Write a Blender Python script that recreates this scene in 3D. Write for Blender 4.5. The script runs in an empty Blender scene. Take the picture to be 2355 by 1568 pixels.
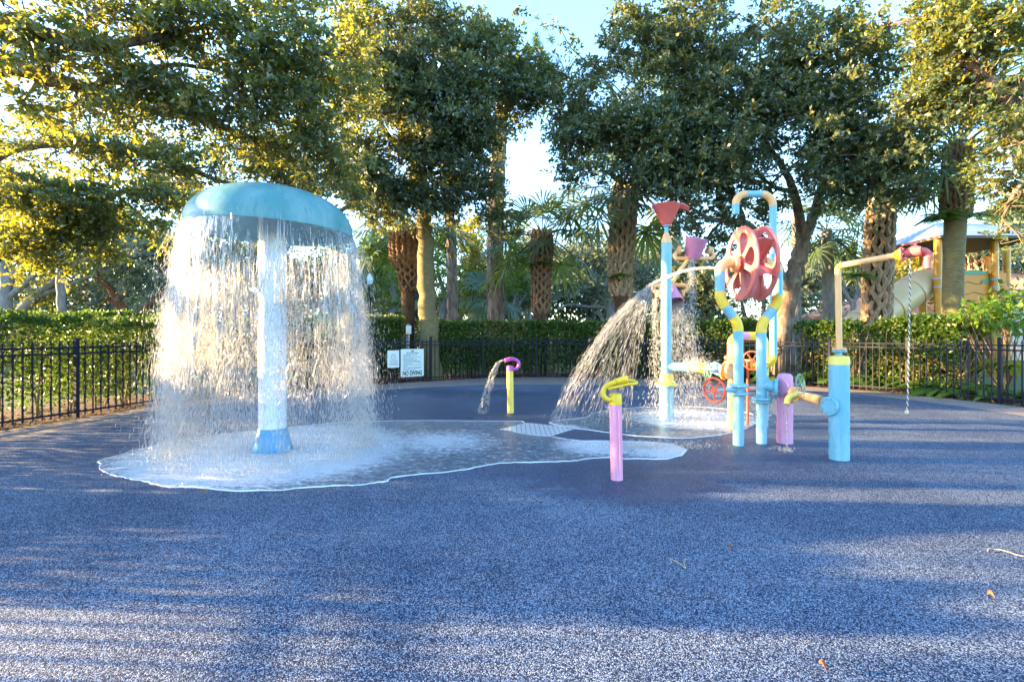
import bpy, math, random
import numpy as np
from mathutils import Vector, Matrix

random.seed(7)
RNG = np.random.default_rng(11)
PI = math.pi
scene = bpy.context.scene
COL = scene.collection
CAM_H, FPX, CX, HY = 1.3, 1177.0, 1177.0, 768.0


def W(px, py, d):
    """A place d metres ahead of the camera, read off the photograph."""
    return Vector(((px - CX) / FPX * d, d, CAM_H - (py - HY) / FPX * d))


def G(px, py):
    """A place on the ground, read off the photograph."""
    d = CAM_H * FPX / (py - HY)
    return Vector(((px - CX) / FPX * d, d, 0.0))


# ------------------------------------------------------------------ materials
def new_mat(name):
    m = bpy.data.materials.new(name)
    m.use_nodes = True
    nt = m.node_tree
    nt.nodes.clear()
    out = nt.nodes.new('ShaderNodeOutputMaterial')
    return m, nt, out


def node(nt, kind, **kw):
    n = nt.nodes.new(kind)
    for k, v in kw.items():
        if k in n.inputs:
            n.inputs[k].default_value = v
        else:
            setattr(n, k, v)
    return n


def link(nt, a, b):
    nt.links.new(a, b)


def ramp(nt, fac, stops, interp='LINEAR'):
    r = nt.nodes.new('ShaderNodeValToRGB')
    r.color_ramp.interpolation = interp
    els = r.color_ramp.elements
    while len(els) > 1:
        els.remove(els[-1])
    els[0].position = stops[0][0]
    els[0].color = (*stops[0][1], 1) if len(stops[0][1]) == 3 else stops[0][1]
    for p, c in stops[1:]:
        e = els.new(p)
        e.color = (*c, 1) if len(c) == 3 else c
    if fac is not None:
        nt.links.new(fac, r.inputs['Fac'])
    return r


def maths(nt, op, a, b=None, clamp=False):
    n = nt.nodes.new('ShaderNodeMath')
    n.operation = op
    n.use_clamp = clamp
    for i, v in enumerate((a, b)):
        if v is None:
            continue
        if isinstance(v, (int, float)):
            n.inputs[i].default_value = v
        else:
            nt.links.new(v, n.inputs[i])
    return n.outputs[0]


def mixc(nt, fac, a, b, mode='MIX'):
    n = nt.nodes.new('ShaderNodeMix')
    n.data_type = 'RGBA'
    n.blend_type = mode
    n.clamp_factor = True
    for key, v in ((0, fac), (6, a), (7, b)):
        if isinstance(v, (int, float)):
            n.inputs[key].default_value = v
        elif isinstance(v, (tuple, list)):
            n.inputs[key].default_value = (*v, 1) if len(v) == 3 else v
        else:
            nt.links.new(v, n.inputs[key])
    return n.outputs[2]


def noise(nt, scale, detail=4, rough=0.55, vec=None, stretch=None):
    n = nt.nodes.new('ShaderNodeTexNoise')
    n.inputs['Scale'].default_value = scale
    n.inputs['Detail'].default_value = detail
    n.inputs['Roughness'].default_value = rough
    if vec is None:
        tc = nt.nodes.new('ShaderNodeTexCoord')
        vec = tc.outputs['Object']
    if stretch:
        mp = nt.nodes.new('ShaderNodeMapping')
        mp.inputs['Scale'].default_value = stretch
        nt.links.new(vec, mp.inputs['Vector'])
        vec = mp.outputs[0]
    nt.links.new(vec, n.inputs['Vector'])
    return n.outputs['Fac']


def paint(name, col, rough=0.42, fade=0.5, spec=0.4):
    """Weathered pipe paint: chalky fading in long streaks, small chips."""
    m, nt, out = new_mat(name)
    b = node(nt, 'ShaderNodeBsdfPrincipled')
    n1 = noise(nt, 5.0, 6, 0.65, stretch=(1, 1, 0.35))
    n2 = noise(nt, 38.0, 3, 0.6, stretch=(1, 1, 0.12))
    pale = tuple(min(0.9, c * 0.72 + 0.26) for c in col)
    dark = tuple(c * 0.72 for c in col)
    f1 = ramp(nt, n1, [(0.42, (0, 0, 0)), (0.72, (1, 1, 1))]).outputs[0]
    f1 = maths(nt, 'MULTIPLY', f1, fade)
    c1 = mixc(nt, f1, col, pale)
    f2 = ramp(nt, n2, [(0.30, (1, 1, 1)), (0.42, (0, 0, 0))]).outputs[0]
    f2 = maths(nt, 'MULTIPLY', f2, 0.6)
    c2 = mixc(nt, f2, c1, dark)
    n3 = noise(nt, 21.0, 5, 0.7)
    f3 = ramp(nt, n3, [(0.66, (0, 0, 0)), (0.70, (1, 1, 1))]).outputs[0]
    c2 = mixc(nt, maths(nt, 'MULTIPLY', f3, 0.55), c2, (0.55, 0.56, 0.55))
    link(nt, c2, b.inputs['Base Color'])
    rr = maths(nt, 'ADD', maths(nt, 'MULTIPLY', n1, 0.3), rough - 0.12)
    link(nt, rr, b.inputs['Roughness'])
    b.inputs['Specular IOR Level'].default_value = spec
    bp = node(nt, 'ShaderNodeBump', Strength=0.12, Distance=0.004)
    link(nt, noise(nt, 60, 4), bp.inputs['Height'])
    link(nt, bp.outputs[0], b.inputs['Normal'])
    link(nt, b.outputs[0], out.inputs[0])
    return m


def plain(name, col, rough=0.5, metallic=0.0, var=0.25, scale=12, spec=0.5):
    m, nt, out = new_mat(name)
    b = node(nt, 'ShaderNodeBsdfPrincipled', Roughness=rough, Metallic=metallic)
    b.inputs['Specular IOR Level'].default_value = spec
    n = noise(nt, scale, 5, 0.6)
    c = mixc(nt, n, tuple(x * (1 - var) for x in col), tuple(min(0.95, x * (1 + var)) for x in col))
    link(nt, c, b.inputs['Base Color'])
    link(nt, b.outputs[0], out.inputs[0])
    return m


def leafmat(name, stops, trans, tfac=0.45, rough=0.45, spec=0.5):
    """Leaves: every leaf has its own tint (face attribute), light passes through."""
    m, nt, out = new_mat(name)
    at = node(nt, 'ShaderNodeAttribute', attribute_name='tint')
    r = ramp(nt, at.outputs['Fac'], stops)
    b = node(nt, 'ShaderNodeBsdfPrincipled', Roughness=rough)
    b.inputs['Specular IOR Level'].default_value = spec
    link(nt, r.outputs[0], b.inputs['Base Color'])
    t = node(nt, 'ShaderNodeBsdfTranslucent')
    tc = mixc(nt, at.outputs['Fac'], tuple(c * 0.6 for c in trans), trans)
    link(nt, tc, t.inputs['Color'])
    mx = node(nt, 'ShaderNodeMixShader')
    mx.inputs[0].default_value = tfac
    link(nt, b.outputs[0], mx.inputs[1])
    link(nt, t.outputs[0], mx.inputs[2])
    link(nt, mx.outputs[0], out.inputs[0])
    return m


def bark(name, c0, c1, scale=9, stretch=(1, 1, 0.25), depth=0.03, lichen=None):
    m, nt, out = new_mat(name)
    b = node(nt, 'ShaderNodeBsdfPrincipled', Roughness=0.9)
    b.inputs['Specular IOR Level'].default_value = 0.2
    n1 = noise(nt, scale, 8, 0.7, stretch=stretch)
    n2 = noise(nt, scale * 0.35, 3, 0.6)
    c = ramp(nt, n1, [(0.33, c0), (0.68, c1)]).outputs[0]
    if lichen:
        f = ramp(nt, n2, [(0.52, (0, 0, 0)), (0.62, (1, 1, 1))]).outputs[0]
        c = mixc(nt, maths(nt, 'MULTIPLY', f, 0.6), c, lichen)
    link(nt, c, b.inputs['Base Color'])
    bp = node(nt, 'ShaderNodeBump', Strength=0.9, Distance=depth)
    link(nt, n1, bp.inputs['Height'])
    link(nt, bp.outputs[0], b.inputs['Normal'])
    link(nt, b.outputs[0], out.inputs[0])
    return m


M = {}
M['sky_blue'] = paint('sky_blue_paint', (0.15, 0.40, 0.50))
M['pale_blue'] = paint('pale_blue_paint', (0.20, 0.45, 0.54), fade=0.7)
M['dome_blue'] = paint('dome_blue_paint', (0.075, 0.22, 0.225), rough=0.36, fade=0.35)
M['dome_under'] = paint('dome_underside_paint', (0.16, 0.42, 0.60), rough=0.35, fade=0.3)
M['cone_blue'] = paint('cone_blue_paint', (0.05, 0.27, 0.48), rough=0.3, fade=0.25)
M['white'] = paint('white_paint', (0.74, 0.76, 0.78), rough=0.3, fade=0.1)
M['yellow'] = paint('yellow_paint', (0.82, 0.53, 0.03), fade=0.25)
M['pale_yellow'] = paint('pale_yellow_paint', (0.80, 0.60, 0.10), fade=0.3)
M['gold'] = paint('gold_yellow_paint', (0.80, 0.49, 0.01), rough=0.28, fade=0.15)
M['orange'] = paint('orange_paint', (0.78, 0.40, 0.14), fade=0.4)
M['pink'] = paint('pink_paint', (0.70, 0.28, 0.42), fade=0.45)
M['magenta'] = paint('magenta_paint', (0.52, 0.09, 0.36), fade=0.3)
M['purple'] = paint('purple_paint', (0.52, 0.20, 0.36), fade=0.3)
M['red'] = paint('coral_red_paint', (0.60, 0.10, 0.085), fade=0.3)
M['wheel_red'] = paint('wheel_red_paint', (0.61, 0.14, 0.115), fade=0.45, rough=0.42)
M['valve_red'] = paint('valve_red_paint', (0.62, 0.07, 0.025), rough=0.3, fade=0.2)
M['valve_green'] = paint('valve_green_paint', (0.16, 0.30, 0.20), rough=0.35, fade=0.5)
M['black'] = plain('black_metal', (0.006, 0.009, 0.021), 0.5, var=0.4, spec=0.2)
M['steel'] = plain('galvanised_steel', (0.45, 0.47, 0.48), 0.4, 0.8)
M['sign_white'] = plain('sign_white', (0.66, 0.72, 0.70), 0.35, var=0.06, scale=3)
M['ink_green'] = plain('ink_green', (0.004, 0.05, 0.055), 0.5)
M['ink_grey'] = plain('ink_grey', (0.12, 0.16, 0.19), 0.5)
M['ink_red'] = plain('ink_red', (0.22, 0.08, 0.10), 0.5)
M['rope'] = plain('rope_fibre', (0.66, 0.56, 0.36), 0.9, var=0.2, scale=60)
M['rope_dark'] = plain('rope_dark_fibre', (0.10, 0.10, 0.12), 0.9, var=0.3, scale=60)
M['slide'] = plain('beige_plastic', (0.62, 0.42, 0.21), 0.35, var=0.12, scale=2)
M['play_post'] = plain('ochre_post', (0.56, 0.24, 0.012), 0.35, var=0.2, scale=5)
M['play_panel'] = plain('yellow_plastic', (0.62, 0.22, 0.004), 0.4, var=0.15, scale=4)
M['play_green'] = plain('green_plastic', (0.04, 0.26, 0.14), 0.4)
M['play_dark'] = plain('dark_groove', (0.05, 0.03, 0.015), 0.7)
M['roof_grey'] = plain('grey_roof', (0.34, 0.36, 0.40), 0.5, var=0.15, scale=2)
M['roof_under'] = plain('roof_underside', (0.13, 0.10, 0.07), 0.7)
M['stucco'] = plain('stucco', (0.55, 0.47, 0.38), 0.85, var=0.1, scale=20)
M['tiles'] = plain('terracotta_tiles', (0.42, 0.20, 0.12), 0.8, var=0.35, scale=6)
M['lowwall'] = plain('lowwall_render', (0.30, 0.27, 0.25), 0.85, var=0.2, scale=14)
M['globe'] = plain('lamp_globe', (0.75, 0.78, 0.78), 0.25, var=0.04)
M['stop_red'] = plain('stop_red', (0.55, 0.02, 0.02), 0.4, var=0.1)
M['grate'] = None
M['dead_leaf'] = plain('dead_leaf', (0.36, 0.13, 0.03), 0.8, var=0.4, scale=30)
M['straw'] = plain('dry_stem', (0.45, 0.36, 0.20), 0.9, var=0.3, scale=30)

M['bark_oak'] = bark('bark_oak', (0.05, 0.035, 0.025), (0.24, 0.17, 0.12), 10, lichen=(0.26, 0.25, 0.20))
M['bark_red'] = bark('bark_red', (0.07, 0.03, 0.02), (0.32, 0.14, 0.08), 8)
M['bark_grey'] = bark('bark_grey', (0.13, 0.12, 0.12), (0.33, 0.30, 0.28), 9)
M['bark_pine'] = bark('bark_pine', (0.05, 0.03, 0.025), (0.34, 0.24, 0.19), 7, (1, 1, 0.22), 0.06)
M['bark_smooth'] = bark('bark_smooth', (0.11, 0.085, 0.04), (0.24, 0.19, 0.10), 14, (0.5, 0.5, 3), 0.012, lichen=(0.20, 0.19, 0.07))
M['boot_dark'] = bark('palm_trunk_fibre', (0.03, 0.02, 0.012), (0.12, 0.07, 0.04), 14)
M['boot'] = bark('palm_boot', (0.20, 0.13, 0.08), (0.46, 0.33, 0.21), 12, (1, 1, 0.5), 0.02)
M['boot_red'] = bark('palm_boot_red', (0.12, 0.07, 0.04), (0.36, 0.21, 0.12), 12, (1, 1, 0.5), 0.02)
M['twig'] = bark('twig_bark', (0.12, 0.08, 0.05), (0.34, 0.24, 0.15), 12, depth=0.01)

M['leaf_oak'] = leafmat('leaf_oak', [(0, (0.042, 0.080, 0.060)), (0.5, (0.078, 0.132, 0.088)), (0.86, (0.125, 0.175, 0.075)), (0.95, (0.17, 0.16, 0.03)), (1, (0.24, 0.13, 0.04))],
                        (0.46, 0.45, 0.03), 0.46, 0.33, 0.9)
M['leaf_dark'] = leafmat('leaf_dark', [(0, (0.045, 0.082, 0.070)), (0.5, (0.082, 0.135, 0.098)), (0.9, (0.13, 0.175, 0.075)), (1, (0.19, 0.14, 0.04))],
                         (0.36, 0.34, 0.03), 0.38, 0.36, 0.7)
M['leaf_hedge'] = leafmat('leaf_hedge', [(0, (0.028, 0.065, 0.012)), (0.5, (0.066, 0.13, 0.020)), (0.88, (0.12, 0.20, 0.03)), (1, (0.26, 0.15, 0.06))],
                          (0.15, 0.25, 0.015), 0.36, 0.4, 0.5)
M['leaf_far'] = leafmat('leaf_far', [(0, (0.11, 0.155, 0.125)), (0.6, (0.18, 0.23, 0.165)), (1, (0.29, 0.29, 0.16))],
                        (0.28, 0.28, 0.10), 0.35, 0.6, 0.3)  # distance haze put into the leaf colour: paler and greyer
M['leaf_sun_gold'] = leafmat('leaf_sun_gold', [(0, (0.06, 0.09, 0.015)), (0.5, (0.12, 0.14, 0.02)), (1, (0.22, 0.20, 0.03))],
                         (0.62, 0.50, 0.03), 0.55, 0.45, 0.4)  # yellow of back-lit sun put into the leaf colour
M['leaf_palm'] = leafmat('leaf_palm', [(0, (0.05, 0.10, 0.055)), (0.6, (0.09, 0.15, 0.08)), (0.93, (0.15, 0.20, 0.07)), (1, (0.26, 0.20, 0.08))],
                         (0.28, 0.34, 0.05), 0.35, 0.4, 0.5)
M['leaf_pine'] = leafmat('leaf_pine', [(0, (0.08, 0.15, 0.03)), (0.6, (0.14, 0.23, 0.04)), (1, (0.22, 0.29, 0.05))],
                         (0.34, 0.44, 0.05), 0.4, 0.5, 0.4)
M['leaf_fern'] = leafmat('leaf_fern', [(0, (0.05, 0.12, 0.02)), (0.6, (0.10, 0.21, 0.03)), (1, (0.20, 0.31, 0.04))],
                         (0.28, 0.42, 0.02), 0.42, 0.45, 0.45)
M['leaf_lime'] = leafmat('leaf_lime', [(0, (0.16, 0.20, 0.015)), (0.6, (0.30, 0.32, 0.02)), (1, (0.45, 0.40, 0.03))],
                         (0.6, 0.55, 0.02), 0.45, 0.45, 0.4)
M['litter'] = leafmat('leaf_litter', [(0, (0.05, 0.03, 0.02)), (0.5, (0.14, 0.075, 0.04)), (0.85, (0.26, 0.13, 0.06)), (1, (0.34, 0.24, 0.13))],
                      (0.2, 0.1, 0.03), 0.15, 0.8, 0.2)


def rubber():
    """Poured rubber granules: black, navy, mid and light blue crumbs."""
    m, nt, out = new_mat('rubber_granules')
    tc = node(nt, 'ShaderNodeTexCoord')
    v = node(nt, 'ShaderNodeTexVoronoi', Scale=215.0)
    v.feature = 'F1'
    link(nt, tc.outputs['Object'], v.inputs['Vector'])
    sep = node(nt, 'ShaderNodeSeparateColor')
    link(nt, v.outputs['Color'], sep.inputs[0])
    big = noise(nt, 0.38, 5, 0.62)
    mid = noise(nt, 3.2, 5, 0.65)
    pat = maths(nt, 'ADD', maths(nt, 'MULTIPLY', big, 0.62), maths(nt, 'MULTIPLY', mid, 0.20))
    f = maths(nt, 'ADD', maths(nt, 'SUBTRACT', sep.outputs[0], 0.42), pat)
    c = ramp(nt, f, [(0.0, (0.006, 0.011, 0.029)), (0.40, (0.010, 0.020, 0.052)), (0.50, (0.028, 0.049, 0.097)), (0.64, (0.080, 0.112, 0.168)),
                     (0.80, (0.185, 0.23, 0.298)), (1.0, (0.32, 0.37, 0.435))], 'LINEAR').outputs[0]
    # pale sideways streaks mixed over the rubber
    du = noise(nt, 1.3, 6, 0.7, stretch=(0.5, 1.6, 1))
    df = ramp(nt, du, [(0.56, (0, 0, 0)), (0.75, (1, 1, 1))]).outputs[0]
    c = mixc(nt, maths(nt, 'MULTIPLY', df, 0.20), c, (0.30, 0.31, 0.33))
    # wet zone round the basin
    sx = node(nt, 'ShaderNodeSeparateXYZ')
    link(nt, tc.outputs['Object'], sx.inputs[0])

    def blob(cx, cy, rx, ry):
        dx = maths(nt, 'DIVIDE', maths(nt, 'SUBTRACT', sx.outputs[0], cx), rx)
        dy = maths(nt, 'DIVIDE', maths(nt, 'SUBTRACT', sx.outputs[1], cy), ry)
        d2 = maths(nt, 'ADD', maths(nt, 'MULTIPLY', dx, dx), maths(nt, 'MULTIPLY', dy, dy))
        return maths(nt, 'SUBTRACT', 1.0, d2)
    wet = blob(-1.0, 9.7, 3.0, 2.6)
    for a in ((0.9, 6.3, 3.3, 2.2), (-2.5, 5.6, 2.3, 1.5), (2.9, 7.6, 2.2, 1.7), (1.0, 4.6, 1.0, 0.8)):
        wet = maths(nt, 'MAXIMUM', wet, blob(*a))
    wn = maths(nt, 'ADD', wet, maths(nt, 'MULTIPLY', maths(nt, 'SUBTRACT', mid, 0.5), 1.6))
    wf = ramp(nt, wn, [(0.05, (0, 0, 0)), (0.5, (1, 1, 1))]).outputs[0]
    c = mixc(nt, maths(nt, 'MULTIPLY', wf, 0.85), c, mixc(nt, 1.0, c, (0.36, 0.45, 0.62), 'MULTIPLY'))
    b = node(nt, 'ShaderNodeBsdfPrincipled')
    link(nt, c, b.inputs['Base Color'])
    link(nt, maths(nt, 'SUBTRACT', 0.82, maths(nt, 'MULTIPLY', wf, 0.40)), b.inputs['Roughness'])
    b.inputs['Specular IOR Level'].default_value = 0.22
    bp = node(nt, 'ShaderNodeBump', Strength=0.7, Distance=0.004)
    link(nt, v.outputs['Distance'], bp.inputs['Height'])
    bp.invert = True
    link(nt, bp.outputs[0], b.inputs['Normal'])
    link(nt, b.outputs[0], out.inputs[0])
    return m


M['rubber'] = rubber()


def pavers():
    m, nt, out = new_mat('paver_bricks')
    tc = node(nt, 'ShaderNodeTexCoord')
    br = node(nt, 'ShaderNodeTexBrick', Scale=1.0)
    br.inputs['Color1'].default_value = (0.36, 0.27, 0.22, 1)
    br.inputs['Color2'].default_value = (0.27, 0.22, 0.20, 1)
    br.inputs['Mortar'].default_value = (0.10, 0.09, 0.08, 1)
    br.inputs['Mortar Size'].default_value = 0.006
    br.inputs['Brick Width'].default_value = 0.30
    br.inputs['Row Height'].default_value = 0.16
    link(nt, tc.outputs['UV'], br.inputs['Vector'])
    n = noise(nt, 7, 7, 0.7)
    c = mixc(nt, 0.75, br.outputs['Color'], ramp(nt, n, [(0.25, (0.45, 0.45, 0.45)), (0.75, (1, 1, 1))]).outputs[0], 'MULTIPLY')
    b = node(nt, 'ShaderNodeBsdfPrincipled', Roughness=0.8)
    link(nt, c, b.inputs['Base Color'])
    bp = node(nt, 'ShaderNodeBump', Strength=0.5, Distance=0.006)
    link(nt, maths(nt, 'SUBTRACT', n, br.outputs['Fac']), bp.inputs['Height'])
    link(nt, bp.outputs[0], b.inputs['Normal'])
    link(nt, b.outputs[0], out.inputs[0])
    return m


M['pavers'] = pavers()


def soil(name, stops, s1, s2):
    m, nt, out = new_mat(name)
    n1, n2 = noise(nt, s1, 8, 0.7), noise(nt, s2, 4, 0.6)
    f = maths(nt, 'ADD', maths(nt, 'MULTIPLY', n1, 0.6), maths(nt, 'MULTIPLY', n2, 0.4))
    b = node(nt, 'ShaderNodeBsdfPrincipled', Roughness=0.95)
    link(nt, ramp(nt, f, stops).outputs[0], b.inputs['Base Color'])
    bp = node(nt, 'ShaderNodeBump', Strength=0.8, Distance=0.05)
    link(nt, n1, bp.inputs['Height'])
    link(nt, bp.outputs[0], b.inputs['Normal'])
    link(nt, b.outputs[0], out.inputs[0])
    return m


M['mulch'] = soil('mulch', [(0.3, (0.03, 0.018, 0.012)), (0.5, (0.10, 0.055, 0.035)), (0.68, (0.22, 0.13, 0.08))], 22, 3)
M['lawn'] = soil('lawn_turf', [(0.3, (0.03, 0.06, 0.012)), (0.6, (0.07, 0.12, 0.025)), (0.8, (0.14, 0.16, 0.05))], 14, 0.4)


def water_sheet():
    """Thin running water over the blue rubber, whitened where falling water beats air into it."""
    m, nt, out = new_mat('shallow_water')
    tc = node(nt, 'ShaderNodeTexCoord')
    sx = node(nt, 'ShaderNodeSeparateXYZ')
    link(nt, tc.outputs['Object'], sx.inputs[0])

    def ring(cx, cy, r, w):
        dx = maths(nt, 'SUBTRACT', sx.outputs[0], cx)
        dy = maths(nt, 'SUBTRACT', sx.outputs[1], cy)
        d = maths(nt, 'SQRT', maths(nt, 'ADD', maths(nt, 'MULTIPLY', dx, dx), maths(nt, 'MULTIPLY', dy, dy)))
        q = maths(nt, 'DIVIDE', maths(nt, 'ABSOLUTE', maths(nt, 'SUBTRACT', d, r)), w)
        return maths(nt, 'SUBTRACT', 1.0, q, clamp=True)
    f = ring(-2.69, 5.75, 0.80, 0.95)
    for a in ((1.75, 5.85, 0.0, 0.75), (1.0, 5.95, 0.0, 0.6), (2.75, 7.85, 0.3, 0.8), (0.6, 7.0, 0.0, 0.5), (-0.9, 6.2, 0.0, 0.9)):
        f = maths(nt, 'MAXIMUM', f, ring(*a) if a[3] != 0.9 else maths(nt, 'MULTIPLY', ring(*a), 0.6))
    n1 = noise(nt, 9, 7, 0.72, stretch=(0.8, 1.5, 1))
    n2 = noise(nt, 30, 5, 0.7, stretch=(0.6, 1.5, 1))
    n3 = noise(nt, 75, 4, 0.7, stretch=(0.5, 1.6, 1))
    nn = maths(nt, 'ADD', maths(nt, 'ADD', maths(nt, 'MULTIPLY', n1, 0.42), maths(nt, 'MULTIPLY', n2, 0.42)), maths(nt, 'MULTIPLY', n3, 0.30))
    k = maths(nt, 'ADD', maths(nt, 'ADD', maths(nt, 'MULTIPLY', f, 0.34), 0.01), nn)
    foam = ramp(nt, k, [(0.52, (0.03, 0.03, 0.03)), (0.62, (0.26, 0.26, 0.26)), (0.74, (0.62, 0.62, 0.62)), (0.96, (0.95, 0.95, 0.95))]).outputs[0]
    under = ramp(nt, n2, [(0.35, (0.07, 0.085, 0.115)), (0.65, (0.19, 0.22, 0.26))]).outputs[0]
    c = mixc(nt, foam, under, (0.66, 0.70, 0.72))
    b = node(nt, 'ShaderNodeBsdfPrincipled')
    link(nt, c, b.inputs['Base Color'])
    link(nt, maths(nt, 'ADD', 0.06, maths(nt, 'MULTIPLY', foam, 0.5)), b.inputs['Roughness'])
    b.inputs['IOR'].default_value = 1.33
    bp = node(nt, 'ShaderNodeBump', Strength=0.6, Distance=0.02)
    link(nt, nn, bp.inputs['Height'])
    link(nt, bp.outputs[0], b.inputs['Normal'])
    tr = node(nt, 'ShaderNodeBsdfTransparent')
    tr.inputs[0].default_value = (0.62, 0.72, 0.82, 1)
    mx = node(nt, 'ShaderNodeMixShader')
    link(nt, ramp(nt, foam, [(0.0, (0.45, 0.45, 0.45)), (0.5, (0.95, 0.95, 0.95))]).outputs[0], mx.inputs[0])
    link(nt, tr.outputs[0], mx.inputs[1]); link(nt, b.outputs[0], mx.inputs[2])
    link(nt, mx.outputs[0], out.inputs[0])
    return m


M['water'] = water_sheet()
M['foam'] = plain('foam_edge', (0.60, 0.64, 0.66), 0.5, var=0.1, scale=40)


def drops(name, clear=0.3, tint=(0.92, 0.95, 0.97)):
    """Falling water: partly clear, partly white with air, shining through when lit from behind."""
    m, nt, out = new_mat(name)
    tr = node(nt, 'ShaderNodeBsdfTransparent')
    tl = node(nt, 'ShaderNodeBsdfTranslucent')
    tl.inputs[0].default_value = (*tint, 1)
    df = node(nt, 'ShaderNodeBsdfDiffuse')
    df.inputs[0].default_value = (*tint, 1)
    gl = node(nt, 'ShaderNodeBsdfGlossy', Roughness=0.12)
    m1 = node(nt, 'ShaderNodeMixShader'); m1.inputs[0].default_value = 0.4
    link(nt, tl.outputs[0], m1.inputs[1]); link(nt, df.outputs[0], m1.inputs[2])
    m2 = node(nt, 'ShaderNodeMixShader'); m2.inputs[0].default_value = 0.3
    link(nt, m1.outputs[0], m2.inputs[1]); link(nt, gl.outputs[0], m2.inputs[2])
    m3 = node(nt, 'ShaderNodeMixShader'); m3.inputs[0].default_value = clear
    link(nt, m2.outputs[0], m3.inputs[1]); link(nt, tr.outputs[0], m3.inputs[2])
    link(nt, m3.outputs[0], out.inputs[0])
    return m


M['drops'] = drops('water_drops', 0.53, (0.66, 0.67, 0.66))


def film():
    """The unbroken skirt of water under the dome rim: clear, with white streaks that grow towards its foot."""
    m, nt, out = new_mat('water_film')
    tc = node(nt, 'ShaderNodeTexCoord')
    n1 = noise(nt, 16, 6, 0.7, stretch=(1, 1, 0.16))
    n2 = noise(nt, 34, 5, 0.75, stretch=(1, 1, 0.5))
    n3 = noise(nt, 3.0, 3, 0.6, stretch=(1, 1, 0.3))
    sx = node(nt, 'ShaderNodeSeparateXYZ')
    link(nt, tc.outputs['Object'], sx.inputs[0])
    low = node(nt, 'ShaderNodeMapRange')
    low.inputs[1].default_value, low.inputs[2].default_value = 2.45, 1.2
    link(nt, sx.outputs[2], low.inputs[0])
    a = maths(nt, 'ADD', maths(nt, 'MULTIPLY', n1, 0.75), maths(nt, 'MULTIPLY', n3, 0.45))
    a = maths(nt, 'ADD', a, maths(nt, 'MULTIPLY', n2, 0.25))
    a = maths(nt, 'ADD', a, maths(nt, 'SUBTRACT', maths(nt, 'MULTIPLY', low.outputs[0], 0.26), 0.10))
    white = ramp(nt, a, [(0.74, (0.02, 0.02, 0.02)), (0.86, (0.25, 0.25, 0.25)), (1.04, (0.85, 0.85, 0.85))]).outputs[0]
    tr = node(nt, 'ShaderNodeBsdfTransparent')
    tl = node(nt, 'ShaderNodeBsdfTranslucent'); tl.inputs[0].default_value = (0.38, 0.39, 0.39, 1)
    df = node(nt, 'ShaderNodeBsdfDiffuse'); df.inputs[0].default_value = (0.4, 0.41, 0.42, 1)
    gl = node(nt, 'ShaderNodeBsdfGlossy', Roughness=0.08)
    bp = node(nt, 'ShaderNodeBump', Strength=0.8, Distance=0.03)
    link(nt, a, bp.inputs['Height'])
    link(nt, bp.outputs[0], gl.inputs['Normal'])
    fr = node(nt, 'ShaderNodeFresnel', IOR=1.14)
    link(nt, bp.outputs[0], fr.inputs['Normal'])
    m0 = node(nt, 'ShaderNodeMixShader')
    link(nt, fr.outputs[0], m0.inputs[0]); link(nt, tr.outputs[0], m0.inputs[1]); link(nt, gl.outputs[0], m0.inputs[2])
    m1 = node(nt, 'ShaderNodeMixShader'); m1.inputs[0].default_value = 0.35
    link(nt, tl.outputs[0], m1.inputs[1]); link(nt, df.outputs[0], m1.inputs[2])
    m2 = node(nt, 'ShaderNodeMixShader')
    link(nt, white, m2.inputs[0]); link(nt, m0.outputs[0], m2.inputs[1]); link(nt, m1.outputs[0], m2.inputs[2])
    link(nt, m2.outputs[0], out.inputs[0])
    return m


M['film'] = film()


def grate():
    m, nt, out = new_mat('drain_grate')
    tc = node(nt, 'ShaderNodeTexCoord')
    w = node(nt, 'ShaderNodeTexWave', Scale=5.0)
    link(nt, tc.outputs['Object'], w.inputs['Vector'])
    c = ramp(nt, w.outputs['Fac'], [(0.0, (0.30, 0.33, 0.35)), (0.3, (0.50, 0.53, 0.54))]).outputs[0]
    b = node(nt, 'ShaderNodeBsdfPrincipled', Roughness=0.25)
    link(nt, c, b.inputs['Base Color'])
    link(nt, b.outputs[0], out.inputs[0])
    return m


M['grate'] = grate()


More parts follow.
